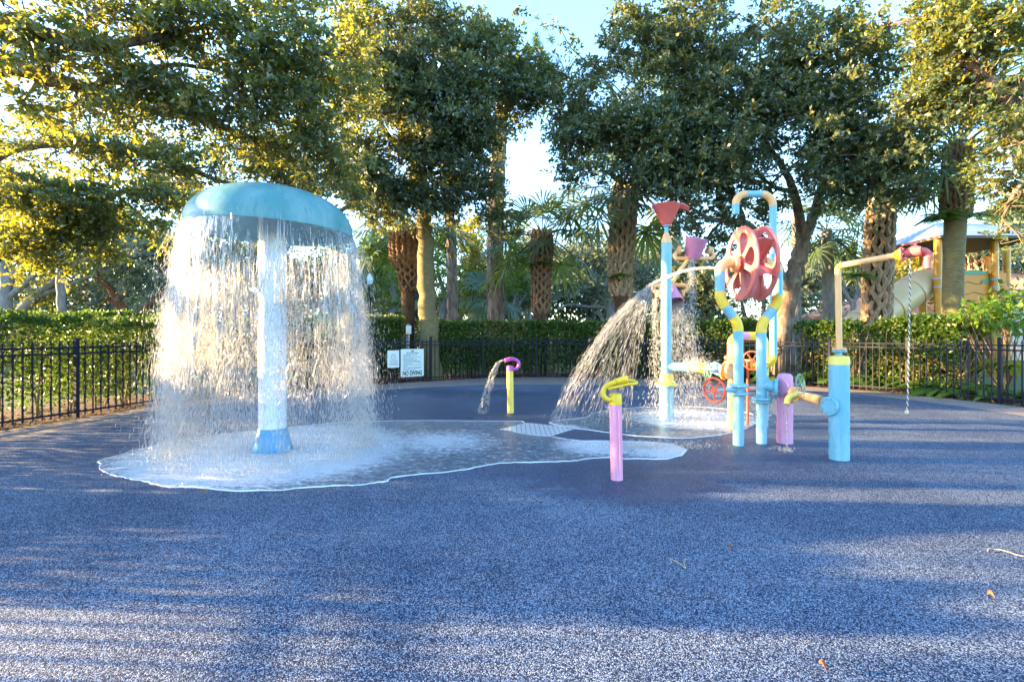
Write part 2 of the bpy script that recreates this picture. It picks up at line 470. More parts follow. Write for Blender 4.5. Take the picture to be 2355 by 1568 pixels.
# ------------------------------------------------------------------ mesh helpers
class MB:
    def __init__(self):
        self.v, self.f, self.m = [], [], []

    def face(self, idx, mi=0):
        self.f.append(tuple(idx)); self.m.append(mi)

    def box(self, c, size, mat3=None, mi=0):
        c = Vector(c); n = len(self.v)
        for sx in (-.5, .5):
            for sy in (-.5, .5):
                for sz in (-.5, .5):
                    p = Vector((sx * size[0], sy * size[1], sz * size[2]))
                    if mat3 is not None:
                        p = mat3 @ p
                    self.v.append(tuple(c + p))
        for q in ((0, 1, 3, 2), (4, 6, 7, 5), (0, 4, 5, 1), (2, 3, 7, 6), (0, 2, 6, 4), (1, 5, 7, 3)):
            self.face([n + i for i in q], mi)
        return self

    def tube(self, pts, radii, n=12, caps=True, mi=0):
        pts = [Vector(p) for p in pts]
        if isinstance(radii, (int, float)):
            radii = [radii] * len(pts)
        base = len(self.v)
        t0 = (pts[1] - pts[0]).normalized()
        a = t0.orthogonal().normalized()
        for i, p in enumerate(pts):
            if i == 0:
                t = (pts[1] - pts[0])
            elif i == len(pts) - 1:
                t = (pts[-1] - pts[-2])
            else:
                t = (pts[i + 1] - pts[i]).normalized() + (pts[i] - pts[i - 1]).normalized()
            t = t.normalized()
            a = (a - t * a.dot(t))
            a = a.normalized() if a.length > 1e-6 else t.orthogonal().normalized()
            b = t.cross(a)
            for k in range(n):
                th = 2 * PI * k / n
                self.v.append(tuple(p + (a * math.cos(th) + b * math.sin(th)) * radii[i]))
        for i in range(len(pts) - 1):
            for k in range(n):
                k2 = (k + 1) % n
                self.face((base + i * n + k, base + i * n + k2, base + (i + 1) * n + k2, base + (i + 1) * n + k), mi)
        if caps:
            self.face([base + k for k in range(n)][::-1], mi)
            e = base + (len(pts) - 1) * n
            self.face([e + k for k in range(n)], mi)
        return self

    def lathe(self, prof, origin, axis=(0, 0, 1), n=32, mi=0, closed=False):
        o = Vector(origin); ax = Vector(axis).normalized()
        a = ax.orthogonal().normalized(); b = ax.cross(a)
        base = len(self.v)
        for r, h in prof:
            for k in range(n):
                th = 2 * PI * k / n
                self.v.append(tuple(o + ax * h + (a * math.cos(th) + b * math.sin(th)) * max(r, 1e-4)))
        m = len(prof)
        for i in range(m if closed else m - 1):
            j = (i + 1) % m
            for k in range(n):
                k2 = (k + 1) % n
                self.face((base + i * n + k, base + i * n + k2, base + j * n + k2, base + j * n + k), mi)
        return self

    def torus(self, c, axis, R, r, n=28, k=8, mi=0):
        prof = [(R + r * math.cos(2 * PI * i / k), r * math.sin(2 * PI * i / k)) for i in range(k)]
        return self.lathe(prof, c, axis, n, mi, closed=True)

    def build(self, name, mat, root=None, smooth=True, angle=40):
        off = root_loc(root) if root else Vector((0, 0, 0))
        me = bpy.data.meshes.new(name)
        me.from_pydata([tuple(Vector(p) - off) for p in self.v], [], self.f)
        mats = mat if isinstance(mat, (list, tuple)) else [mat]
        for mm in mats:
            me.materials.append(mm)
        if len(mats) > 1:
            me.polygons.foreach_set('material_index', self.m)
        if smooth:
            me.shade_smooth() if hasattr(me, 'shade_smooth') else None
            try:
                me.set_sharp_from_angle(angle=math.radians(angle))
            except Exception:
                pass
        me.validate()
        me.update()
        o = bpy.data.objects.new(name, me)
        COL.objects.link(o)
        if root:
            o.parent = root
        return o


_LOC = {}


def root_loc(o):
    return _LOC.get(o.name, Vector((0, 0, 0)))


def thing(name, label, cat, loc=(0, 0, 0), group=None, kind=None):
    o = bpy.data.objects.new(name, None)
    o.empty_display_size = 0.2
    COL.objects.link(o)
    o.location = loc
    _LOC[o.name] = Vector(loc)
    return tag(o, label, cat, group, kind)


def tag(o, label=None, cat=None, group=None, kind=None):
    if label: o['label'] = label
    if cat: o['category'] = cat
    if group: o['group'] = group
    if kind: o['kind'] = kind
    return o


def sub(o, off_root):
    """Let a part carry sub-parts: its own vertices stay measured from the thing's base."""
    _LOC[o.name] = root_loc(off_root)
    return o


def np_mesh(name, V, F, mats, root=None, tint=None, midx=None, smooth=False):
    """Big mesh from arrays. V (n,3), F (m,k)."""
    off = np.array(root_loc(root)) if root else np.zeros(3)
    V = np.asarray(V, dtype=np.float32) - off.astype(np.float32)
    F = np.asarray(F, dtype=np.int32)
    me = bpy.data.meshes.new(name)
    me.vertices.add(len(V)); me.vertices.foreach_set('co', V.ravel())
    me.loops.add(F.size); me.loops.foreach_set('vertex_index', F.ravel())
    me.polygons.add(len(F))
    me.polygons.foreach_set('loop_start', np.arange(0, F.size, F.shape[1], dtype=np.int32))
    mats = mats if isinstance(mats, (list, tuple)) else [mats]
    for mm in mats:
        me.materials.append(mm)
    if midx is not None:
        me.polygons.foreach_set('material_index', np.asarray(midx, dtype=np.int32))
    if tint is not None:
        at = me.attributes.new('tint', 'FLOAT', 'FACE')
        at.data.foreach_set('value', np.asarray(tint, dtype=np.float32))
    me.update(calc_edges=True)
    if smooth:
        me.polygons.foreach_set('use_smooth', np.ones(len(F), dtype=bool))
    o = bpy.data.objects.new(name, me)
    COL.objects.link(o)
    if root:
        o.parent = root
    return o


def unit(a):
    return a / np.maximum(np.linalg.norm(a, axis=1, keepdims=True), 1e-9)


def leaves(P, D, N, L, Wd, fold=0.25):
    """One folded leaf per row: foot P, direction D, face normal N, length L, width Wd -> V, F."""
    n = len(P)
    D = unit(D)
    S = unit(np.cross(D, N))
    N = np.cross(S, D)
    L = np.broadcast_to(np.asarray(L, float).reshape(-1, 1), (n, 1))
    Wd = np.broadcast_to(np.asarray(Wd, float).reshape(-1, 1), (n, 1))
    a = P
    mid = P + D * L * 0.45
    b = mid + S * Wd * 0.5 + N * Wd * fold
    c = P + D * L - N * L * 0.08
    d = mid - S * Wd * 0.5 + N * Wd * fold
    V = np.stack([a, b, c, d], 1).reshape(-1, 3)
    i = np.arange(n) * 4
    F = np.stack([i, i + 1, i + 2, i + 3], 1)
    return V, F


def join_np(parts):
    V, F, T, o = [], [], [], 0
    for v, f, t in parts:
        V.append(v); F.append(f + o); T.append(t); o += len(v)
    return np.concatenate(V), np.concatenate(F), np.concatenate(T)


def rdir(n, up=0.0):
    d = RNG.normal(size=(n, 3))
    d[:, 2] += up
    return unit(d)


def smooth_path(pts, n=6):
    """Catmull-Rom through the given points."""
    P = [Vector(p) for p in pts]
    if len(P) < 3:
        return [P[0].lerp(P[1], i / n) for i in range(n + 1)]
    E = [P[0] * 2 - P[1]] + P + [P[-1] * 2 - P[-2]]
    out = []
    for i in range(1, len(E) - 2):
        p0, p1, p2, p3 = E[i - 1:i + 3]
        for k in range(n):
            t = k / n
            out.append(0.5 * ((2 * p1) + (p2 - p0) * t + (2 * p0 - 5 * p1 + 4 * p2 - p3) * t * t + (3 * p1 - p0 - 3 * p2 + p3) * t ** 3))
    out.append(P[-1])
    return out


def pipe_run(root, pts, r, bend, mats, emats, name='pipe', ename='elbow', n=20):
    """A run of straight pipes and elbows, each its own part."""
    P = [Vector(p) for p in pts]
    arcs = {}
    for i in range(1, len(P) - 1):
        u, v = (P[i - 1] - P[i]).normalized(), (P[i + 1] - P[i]).normalized()
        ang = u.angle(v)
        if ang > PI - 0.06:
            arcs[i] = (P[i], P[i], None)
            continue
        cut = min(bend / math.tan(ang / 2), 0.49 * (P[i - 1] - P[i]).length, 0.49 * (P[i + 1] - P[i]).length)
        rr = cut * math.tan(ang / 2)
        a, b = P[i] + u * cut, P[i] + v * cut
        ctr = P[i] + (u + v).normalized() * (rr / math.sin(ang / 2))
        va, vb = a - ctr, b - ctr
        tot = va.angle(vb); axis = va.cross(vb).normalized()
        arcs[i] = (a, b, [ctr + Matrix.Rotation(tot * k / 8, 3, axis) @ va for k in range(9)])
    for i in range(len(P) - 1):
        s = arcs[i][1] if i in arcs else P[i]
        e = arcs[i + 1][0] if (i + 1) in arcs else P[i + 1]
        if (e - s).length > 1e-3 and mats[i]:
            MB().tube([s, e], r, n).build(name, mats[i], root)
    for i, (a, b, pth) in arcs.items():
        if pth and emats[i - 1]:
            u0, u1 = (pth[0] - pth[1]).normalized(), (pth[-1] - pth[-2]).normalized()
            MB().tube([pth[0] + u0 * .004] + pth + [pth[-1] + u1 * .004], r * 1.035, n).build(ename, emats[i - 1], root)


def flange(root, c, axis, r, h, mat, name='flange', bolts=8, br=0.009):
    c = Vector(c); ax = Vector(axis).normalized()
    mb = MB()
    e = min(0.006, h * .25)
    mb.lathe([(0, -h / 2), (r - e, -h / 2), (r, -h / 2 + e), (r, h / 2 - e), (r - e, h / 2), (0, h / 2)], c, ax, 28)
    a = ax.orthogonal().normalized(); b = ax.cross(a)
    for k in range(bolts):
        th = 2 * PI * (k + .5) / bolts
        q = c + (a * math.cos(th) + b * math.sin(th)) * r * 0.8
        mb.tube([q - ax * (h / 2 + .012), q + ax * (h / 2 + .012)], br, 6)
    return mb.build(name, mat, root)


def handwheel(root, c, axis, R, mat, stem_to=None, stem_mat=None, spokes=5, name='hand_wheel'):
    c = Vector(c); ax = Vector(axis).normalized()
    a = ax.orthogonal().normalized(); b = ax.cross(a)
    mb = MB()
    mb.torus(c, ax, R, R * 0.085, 30, 8)
    mb.lathe([(0, -.016), (R * .2, -.016), (R * .2, .016), (0, .016)], c, ax, 14)
    for k in range(spokes):
        th = 2 * PI * k / spokes + 0.3
        d = a * math.cos(th) + b * math.sin(th)
        mb.tube([c + d * R * .12, c + d * R * .97], R * .06, 6)
    o = mb.build(name, mat, root)
    if stem_to is not None:
        s = Vector(stem_to); m2 = MB()
        m2.tube([c - ax * 0, s], [0.011, 0.011], 10)
        L = (s - c)
        m2.lathe([(0, L.length * .45), (.022, L.length * .47), (.03, L.length * .6), (.022, L.length * .75), (.03, L.length * .9), (0, L.length * .95)], c, L, 14)
        m2.build('valve_stem', stem_mat or mat, root)
    return o

# ------------------------------------------------------------------ camera, sky, sun
cam_d = bpy.data.cameras.new('camera')
cam_d.lens, cam_d.sensor_width = 18.0, 36.0
cam_d.clip_start, cam_d.clip_end = 0.05, 2000
cam_d.shift_y = -16.0 / 2354.0
cam = bpy.data.objects.new('camera', cam_d)
COL.objects.link(cam)
cam.location = (0, 0, CAM_H)
cam.rotation_euler = (PI / 2, 0, 0)
scene.camera = cam

SUN_EL, SUN_AZ = math.radians(9.5), math.radians(-86.0)     # azimuth from +Y towards +X
sun_dir = Vector((math.sin(SUN_AZ) * math.cos(SUN_EL), math.cos(SUN_AZ) * math.cos(SUN_EL), math.sin(SUN_EL)))
world = bpy.data.worlds.new('World')
scene.world = world
world.use_nodes = True
wnt = world.node_tree
bg = wnt.nodes['Background']
sky = wnt.nodes.new('ShaderNodeTexSky')
sky.sky_type = 'NISHITA'
sky.sun_disc = False
sky.sun_elevation = SUN_EL
sky.sun_rotation = SUN_AZ
sky.air_density, sky.dust_density, sky.ozone_density = 1.0, 0.5, 3.2
wnt.links.new(sky.outputs[0], bg.inputs[0])
bg.inputs[1].default_value = 0.15
sl = bpy.data.lights.new('sun', 'SUN')
sl.energy, sl.angle, sl.color = 4.3, math.radians(0.5), (1.0, 0.67, 0.30)
so = bpy.data.objects.new('sun', sl)
COL.objects.link(so)
so.rotation_euler = (-sun_dir).to_track_quat('-Z', 'Y').to_euler()
so.location = sun_dir * 60
scene.view_settings.view_transform = 'Standard'
scene.view_settings.look = 'None'
scene.view_settings.exposure = 3.35
scene.view_settings.gamma = 1.0
scene.cycles.use_denoising = True
scene.cycles.max_bounces = 8
scene.cycles.transparent_max_bounces = 24
scene.cycles.sample_clamp_indirect = 6.0
scene.cycles.caustics_reflective = False
scene.cycles.caustics_refractive = False


# ------------------------------------------------------------------ ground
def flat(name, pts, z, mat, kind='structure'):
    me = bpy.data.meshes.new(name)
    me.from_pydata([(p[0], p[1], z) for p in pts], [], [tuple(range(len(pts)))])
    me.materials.append(mat); me.update()
    o = bpy.data.objects.new(name, me); COL.objects.link(o)
    return tag(o, kind=kind)


flat('ground', [(400 * math.cos(2 * PI * k / 64), 400 * math.sin(2 * PI * k / 64)) for k in range(64)], -0.060, M['lawn'])
PAD = [(-5.6, -4), (-6.0, -1), (-6.2, 2), (-6.15, 4.5), (-6.1, 6.1), (-6.1, 7.5), (-5.85, 8.9), (-4.8, 10.4), (-3.1, 11.8), (-1.6, 12.75), (-.3, 13.15),
       (1.5, 13.15), (3.5, 12.85), (5.3, 12.4), (6.6, 11.9), (7.5, 11.1), (8.0, 9.6), (8.15, 8), (8.2, 6), (8.1, 2), (7.8, -1), (7, -4)]
PADS = [Vector((p[0], p[1], 0)) for p in smooth_path([(a, b, 0) for a, b in PAD], 8)]
flat('splash_pad', PADS, 0.0, M['rubber'])
FENCE = [(-6.9, 1.3), (-7.05, 2.9), (-7.17, 4.6), (-7.14, 6.3), (-6.78, 7.97), (-6.5, 9.5), (-5.85, 11.0), (-4.9, 12.25), (-3.7, 13.25), (-2.27, 14.3), (-.87, 15.25),
         (.73, 15.6), (2.3, 15.5), (3.9, 15.1), (5.3, 14.5), (6.6, 13.6), (7.75, 12.5), (8.65, 11.2), (9.15, 9.6), (9.4, 7.9), (9.45, 6.2), (9.4, 4.5)]
FC = Vector((1.2, 6.0, 0))


def outset(p, k):
    p = Vector((p[0], p[1], 0)); d = (p - FC).normalized()
    return p + d * k


# paver path: a band from the rubber's edge to just inside the fence
inner = PADS
fs = smooth_path([outset(p, -.12) for p in [(-6.2, -4), (-6.6, -1)] + FENCE + [(9.2, 2), (8.9, -1), (8, -4)]], 8)
NB = 160


def resample(P, n):
    L = [0.0]
    for i in range(1, len(P)):
        L.append(L[-1] + (P[i] - P[i - 1]).length)
    out = []; j = 0
    for k in range(n):
        s = L[-1] * k / (n - 1)
        while j < len(P) - 2 and L[j + 1] < s:
            j += 1
        t = (s - L[j]) / max(L[j + 1] - L[j], 1e-9)
        out.append(P[j].lerp(P[j + 1], min(max(t, 0), 1)))
    return out


A_, B_ = resample(inner, NB), resample(fs, NB)
me = bpy.data.meshes.new('path')
verts = []
for a, b in zip(A_, B_):
    ao = a + (b - a).normalized() * 0.0
    verts += [(ao.x, ao.y, -0.004 + 0.0), (b.x, b.y, -0.004), (b.x, b.y, -0.05)]
faces = []
for i in range(NB - 1):
    faces += [(3 * i, 3 * i + 3, 3 * i + 4, 3 * i + 1), (3 * i + 1, 3 * i + 4, 3 * i + 5, 3 * i + 2)]
me.from_pydata(verts, [], faces)
uv = me.uv_layers.new(name='UVMap')
acc = [0.0]
for i in range(1, NB):
    acc.append(acc[-1] + ((A_[i] - A_[i - 1]).length + (B_[i] - B_[i - 1]).length) / 2)
for poly in me.polygons:
    for li in poly.loop_indices:
        vi = me.loops[li].vertex_index
        uv.data[li].uv = (acc[vi // 3], 0.0 if vi % 3 == 0 else (B_[vi // 3] - A_[vi // 3]).length + (.05 if vi % 3 == 2 else 0))
me.materials.append(M['pavers']); me.update()
o = bpy.data.objects.new('path', me); COL.objects.link(o); tag(o, kind='structure')
# planting bed of mulch under the hedges
bed_o = resample(smooth_path([outset(p, 2.6) for p in [(-6.2, -4), (-6.6, -1)] + FENCE + [(9.2, 2), (8.9, -1), (8, -4)]], 8), NB)
me = bpy.data.meshes.new('mulch_bed')
me.from_pydata([(p.x, p.y, -0.03) for p in B_] + [(p.x, p.y, -0.03) for p in bed_o], [], [(i, i + 1, NB + i + 1, NB + i) for i in range(NB - 1)])
me.materials.append(M['mulch']); me.update()
o = bpy.data.objects.new('mulch_bed', me); COL.objects.link(o); tag(o, kind='structure')
# dead leaves lying on the bed
n = 9000
idx = RNG.integers(4, NB - 6, n); t = RNG.random(n) ** 1.6 * 0.7; s = RNG.random(n)
bi = np.array([[p.x, p.y, 0] for p in B_]); bo = np.array([[p.x, p.y, 0] for p in bed_o])
P0 = bi[idx] * (1 - s)[:, None] + bi[idx + 1] * s[:, None]; P1 = bo[idx] * (1 - s)[:, None] + bo[idx + 1] * s[:, None]
P = P0 + (P1 - P0) * t[:, None]
P[:, 2] = -0.026 + RNG.random(n) * 0.03
D = rdir(n); D[:, 2] *= 0.2
Nn = rdir(n); Nn[:, 2] = np.abs(Nn[:, 2]) + 1.2
V, F = leaves(P, unit(D), unit(Nn), RNG.uniform(.04, .10, n), RNG.uniform(.02, .04, n))
o = np_mesh('leaf_litter', V, F, M['litter'], tint=RNG.random(n))
tag(o, 'brown leaf litter scattered over the mulch under the black fence', 'leaf litter', kind='stuff')

# ------------------------------------------------------------------ shallow water
P_MAIN = [(225, 1060), (300, 1038), (390, 1017), (500, 1000), (640, 985), (780, 972), (900, 968), (1000, 967), (1100, 968), (1190, 969), (1208, 974), (1180, 981), (1165, 989), (1215, 999),
          (1262, 1004), (1290, 1008), (1330, 1013), (1400, 1014), (1470, 1016), (1535, 1021), (1572, 1034), (1568, 1046), (1535, 1055), (1450, 1056), (1390, 1053), (1310, 1061),
          (1235, 1064), (1160, 1065), (1110, 1071), (1060, 1082), (970, 1090), (905, 1098), (880, 1109), (800, 1117), (690, 1124), (570, 1130), (450, 1124), (360, 1115), (290, 1100), (240, 1085)]
P_BACK = [(1260, 972), (1290, 966), (1340, 960), (1375, 947), (1440, 939), (1500, 936), (1600, 936), (1690, 944), (1735, 955), (1742, 972), (1700, 992), (1640, 1003), (1560, 1008), (1480, 1004),
          (1410, 997), (1365, 990), (1325, 986), (1285, 980)]


def puddle(name, px, seed):
    rr = np.random.default_rng(seed)
    pts = [G(*p) for p in px]
    P = smooth_path(pts + [pts[0]], 9)[:-1]
    n = len(P)
    jit = np.convolve(np.tile(rr.normal(size=n), 3), np.ones(4) / 4, 'same')[n:2 * n] * 0.022
    wid = np.convolve(np.tile(rr.random(n), 3), np.ones(5) / 5, 'same')[n:2 * n]
    V, F, MI = [], [], []
    rings = []
    for i in range(n):
        t = (P[(i + 1) % n] - P[i - 1]).normalized()
        nrm = Vector((t.y, -t.x, 0))          # outward for this winding is tested below
        rings.append((P[i], nrm))
    area = sum(P[i].x * P[(i + 1) % n].y - P[(i + 1) % n].x * P[i].y for i in range(n))
    sg = 1 if area > 0 else -1
    for i, (p, nrm) in enumerate(rings):
        q = p + nrm * sg * jit[i]
        w = 0.004 + 0.060 * max(0.0, wid[i] - 0.36)
        if nrm.y * sg > 0.3:                 # the far edge runs out thin
            w *= 0.55
        for off, z in ((0.0, 0.0015), (-w * .25, 0.008), (-w * .8, 0.009), (-w, 0.0052)):
            a = q + nrm * sg * off
            V.append((a.x, a.y, z))
    for i in range(n):
        j = (i + 1) % n
        for k in range(3):
            F.append((4 * i + k, 4 * j + k, 4 * j + k + 1, 4 * i + k + 1)); MI.append(1)
    F.append(tuple(4 * i + 3 for i in range(n))); MI.append(0)
    me = bpy.data.meshes.new(name)
    me.from_pydata(V, [], F)
    me.materials.append(M['water']); me.materials.append(M['foam'])
    me.polygons.foreach_set('material_index', MI)
    me.update()
    o = bpy.data.objects.new(name, me); COL.objects.link(o)
    return tag(o, kind='structure')


puddle('water', P_MAIN, 3)
puddle('water', P_BACK, 5)
gc = [G(1150, 988), G(1213, 973.5), G(1324, 985), G(1262, 1003.5)]
mb = MB()
mb.v = [(p.x, p.y, 0.012) for p in gc] + [(p.x, p.y, 0.0) for p in gc]
mb.f = [(3, 2, 1, 0), (0, 1, 5, 4), (1, 2, 6, 5), (2, 3, 7, 6), (3, 0, 4, 7)]; mb.m = [0] * 5
o = mb.build('drain_grate', M['grate'], smooth=False)
tag(o, 'square white drain grate set in the wet floor between the two pools', 'drain grate')


# ------------------------------------------------------------------ falling water helpers
def drop_mesh(P, D, L, R):
    """Stretched drops: 4-sided bipyramids along D."""
    n = len(P)
    D = unit(D)
    A = unit(np.cross(D, unit(RNG.normal(size=(n, 3)))))
    B = np.cross(D, A)
    L = np.asarray(L).reshape(-1, 1); R = np.asarray(R).reshape(-1, 1)
    c = P + D * L * 0.15
    V = np.stack([P - D * L / 2, c + A * R, c + B * R, c - A * R, c - B * R, P + D * L / 2], 1).reshape(-1, 3)
    i = (np.arange(n) * 6)[:, None]
    F = np.concatenate([i + np.array([[0, 2, 1]]), i + np.array([[0, 3, 2]]), i + np.array([[0, 4, 3]]), i + np.array([[0, 1, 4]]),
                        i + np.array([[5, 1, 2]]), i + np.array([[5, 2, 3]]), i + np.array([[5, 3, 4]]), i + np.array([[5, 4, 1]])], 1).reshape(-1, 3)
    return V, F, np.zeros(len(F))


def strands(P, D, L, R, curl, seg=7):
    """Wriggling threads of water (3-sided tubes)."""
    n = len(P)
    D = unit(D)
    A = unit(np.cross(D, unit(RNG.normal(size=(n, 3)))))
    B = np.cross(D, A)
    ph, fr = RNG.random(n) * 6.28, RNG.uniform(2, 5.5, n)
    Vs = []
    for k in range(seg):
        t = k / (seg - 1)
        c = P + D * (L * (t - .5))[:, None] + A * (curl * np.sin(ph + fr * t))[:, None] + B * (curl * np.cos(ph * 1.7 + fr * t * 1.3))[:, None]
        r = (R * (0.25 + math.sin(PI * min(max(t, .08), .92))))[:, None]
        for q in range(3):
            th = 2 * PI * q / 3
            Vs.append(c + (A * math.cos(th) + B * math.sin(th)) * r)
    V = np.stack(Vs, 1).reshape(-1, 3)
    base = (np.arange(n) * seg * 3)[:, None]
    loc = []
    for k in range(seg - 1):
        for q in range(3):
            q2 = (q + 1) % 3
            a, b, c, d = 3 * k + q, 3 * k + q2, 3 * k + 3 + q2, 3 * k + 3 + q
            loc += [(a, b, c), (a, c, d)]
    F = (base[:, :, None] + np.array(loc).reshape(1, -1, 3)).reshape(-1, 3)
    return V, F, np.zeros(len(F))


# ------------------------------------------------------------------ mushroom shower
MC = Vector((-2.69, 5.75, 0))
ms = thing('mushroom_shower', 'tall blue mushroom shower on a white pole, water pouring off its dome', 'water feature', MC)
MB().lathe([(0, 0.0), (.214, 0.0), (.216, .012), (.158, .238), (.152, .25), (0, .25)], MC, (0, 0, 1), 40).build('base_cone', M['cone_blue'], ms)
MB().lathe([(0, .245), (.147, .245), (.147, 2.62), (0, 2.62)], MC, (0, 0, 1), 40).build('pole', M['white'], ms)
TILT = 0.028
dax = Vector((TILT, 0, 1)).normalized()
RR, HH, RZ = 0.86, 0.475, 2.455
ne = 2.2
outer, innr = [], []
for k in range(25):
    tt = PI / 2 * k / 24
    outer.append((RR * max(math.sin(tt), 0) ** (2 / ne), HH * max(math.cos(tt), 0) ** (2 / ne)))
    innr.append(((RR - .03) * max(math.sin(tt), 0) ** (2 / ne), (HH - .07) * max(math.cos(tt), 0) ** (2 / ne) + 0.0))
innr = innr[::-1]
mb = MB()
mb.lathe(outer + [(RR + .008, -.012), (RR + .004, -.026), (RR - .02, -.028)], MC + Vector((0, 0, RZ)), dax, 96, 0)
dome = mb.build('dome', M['dome_blue'], ms, angle=60)
sub(dome, ms)
MB().lathe([(RR - .02, -.028), (RR - .03, -.01)] + innr, MC + Vector((0, 0, RZ)), dax, 96).build('dome_lining', M['dome_under'], dome, angle=60)
ax1 = dax.orthogonal().normalized(); ax2 = dax.cross(ax1)
for az in (-58, 32, 122, 212):                 # moulding seams of the dome
    a = math.radians(az)
    pth = []
    for r, h in outer[3:]:
        pth.append(MC + Vector((0, 0, RZ)) + dax * h + Vector((math.cos(a), math.sin(a), -TILT * math.cos(a))) * (r + .001))
    MB().tube(pth, 0.005, 6).build('dome_seam', M['dome_blue'], dome)


def rim(th, r):
    x, y = r * np.cos(th), r * np.sin(th)
    return np.stack([MC.x + x, MC.y + y, RZ - .03 - TILT * x], 1)


# the unbroken film
NA, NV = 420, 26
th = np.linspace(0, 2 * PI, NA, endpoint=False)
rag = np.random.default_rng(4)
ln = np.convolve(np.tile(rag.random(NA), 3), np.ones(5) / 5, 'same')[NA:2 * NA]
ln = 0.35 + 1.3 * np.clip((ln - .25) * 1.7, 0, 1)
nz = np.convolve(np.tile(rag.normal(size=NA), 3), np.ones(3) / 3, 'same')[NA:2 * NA]
grid = np.zeros((NA, NV + 1, 3))
for k in range(NV + 1):
    dz = ln * k / NV
    tt = np.sqrt(2 * dz / 9.8)
    wob = 0.012 * np.sin(th * 37 + k * .9) + 0.010 * np.sin(th * 83 - k * 1.3) + .012 * nz
    r = RR + .012 + 0.17 * tt + wob * (k / NV) * 1.6
    p = rim(th, r); p[:, 2] -= dz
    grid[:, k] = p
V = grid.reshape(-1, 3)
F = []
for i in range(NA):
    j = (i + 1) % NA
    hole = rag.random()
    for k in range(NV):
        if k > NV * .35 and rag.random() < 0.30 * (k / NV):
            continue
        F.append((i * (NV + 1) + k, j * (NV + 1) + k, j * (NV + 1) + k + 1, i * (NV + 1) + k + 1))
fo = np_mesh('water_curtain', V, np.array(F), M['film'], smooth=True)
tag(fo, 'clear skirt of water hanging from the blue dome rim', 'water', kind='stuff')


def wdens(t):
    """More water leaves the rim at its left and right than at the front."""
    return (0.09 + 1.0 * np.exp(-((np.abs(np.angle(np.exp(1j * (t - PI)))) / .75) ** 2)) + 0.75 * np.exp(-((np.abs(np.angle(np.exp(1j * (t - .1)))) / .7) ** 2))
            + .45 * np.exp(-((np.angle(np.exp(1j * (t + 1.35))) / .22) ** 2)) + .35 * np.exp(-((np.angle(np.exp(1j * (t + 1.0))) / .16) ** 2)) + .3 * (np.sin(t * 11) > .4) + .3 * (np.sin(t * 23 + 1) > .5))


def shed(n, lo, hi, vmean, vsd):
    t = RNG.random(n * 3) * 2 * PI
    t = t[RNG.random(n * 3) < wdens(t) / 2.2][:n]
    n = len(t)
    ft = np.sqrt(2 * (lo + (hi - lo) * RNG.random(n)) / 9.8)
    vr = np.abs(RNG.normal(vmean, vsd, n))
    p = rim(t, RR + .01 + vr * ft)
    p[:, 2] -= 4.9 * ft ** 2
    v = np.stack([np.cos(t) * vr, np.sin(t) * vr, -9.8 * ft], 1)
    p += RNG.normal(0, .012, (n, 3))
    ok = p[:, 2] > 0.01
    return p[ok], v[ok]


parts = []
P, Vv = shed(6500, 0.2, 1.1, .15, .06); k = len(P)
parts.append(drop_mesh(P, Vv, RNG.uniform(.02, .06, k), RNG.uniform(.0010, .0026, k)))
P, Vv = shed(36000, 0.7, 2.4, .24, .11); k = len(P)
parts.append(drop_mesh(P, Vv, RNG.uniform(.02, .09, k), RNG.uniform(.0008, .0019, k)))
P, Vv = shed(13000, 1.4, 2.45, .24, .14); k = len(P)
parts.append(drop_mesh(P, Vv, RNG.uniform(.06, .14, k), RNG.uniform(.0008, .0016, k)))
P, Vv = shed(8000, 0.4, 1.8, .19, .07); k = len(P)
parts.append(strands(P, Vv + RNG.normal(0, 1.3, (k, 3)), RNG.uniform(.06, .20, k), RNG.uniform(.0008, .0021, k), RNG.uniform(.006, .030, k), 9))
# runs of thicker water
P, Vv = shed(1100, 0.1, 1.2, .15, .05); k = len(P)
parts.append(strands(P, Vv, RNG.uniform(.15, .4, k), RNG.uniform(.0016, .0042, k), RNG.uniform(.002, .008, k)))
# drops thrown wide at the left and right
for c, n in ((PI, 1900), (0.0, 1500), (-.5, 500)):
    t = RNG.normal(c, .35, n); ft = RNG.uniform(.12, .66, n)
    vr = RNG.uniform(.3, 1.05, n) * RNG.random(n) ** .4
    p = rim(t, RR + vr * ft); p[:, 2] -= 4.9 * ft ** 2
    v = np.stack([np.cos(t) * vr, np.sin(t) * vr, -9.8 * ft], 1)
    ok = p[:, 2] > .02
    k = ok.sum()
    parts.append(drop_mesh(p[ok], v[ok], RNG.uniform(.03, .09, k), RNG.uniform(.0012, .0026, k)))
# splash thrown up from the floor in a ring
n = 13000
t = RNG.random(n) * 2 * PI
t = t[RNG.random(n) < wdens(t) / 2.2]; n = len(t)
r = np.abs(RNG.normal(1.06, .16, n)); z = RNG.exponential(.045, n) + .012
p = np.stack([MC.x + r * np.cos(t), MC.y + r * np.sin(t), z], 1)
parts.append(drop_mesh(p, rdir(n, .9), RNG.uniform(.008, .03, n), RNG.uniform(.0018, .0042, n)))
V, F, T = join_np(parts)
o = np_mesh('falling_water', V, F, M['drops'])
tag(o, 'sparkling drops and threads of water falling around the white pole', 'water', kind='stuff')


# ------------------------------------------------------------------ bucket tower (funnel column)
FD = 7.77
FB = W(1532, 965, FD); FB.z = 0
fx = FB.x
ft_ = thing('bucket_tower', 'blue column with red funnel on top and tipping buckets on orange arms', 'water feature', FB)


def Z(py, d):
    return CAM_H - (py - HY) / FPX * d


def at(px, py, d):
    return W(px, py, d)


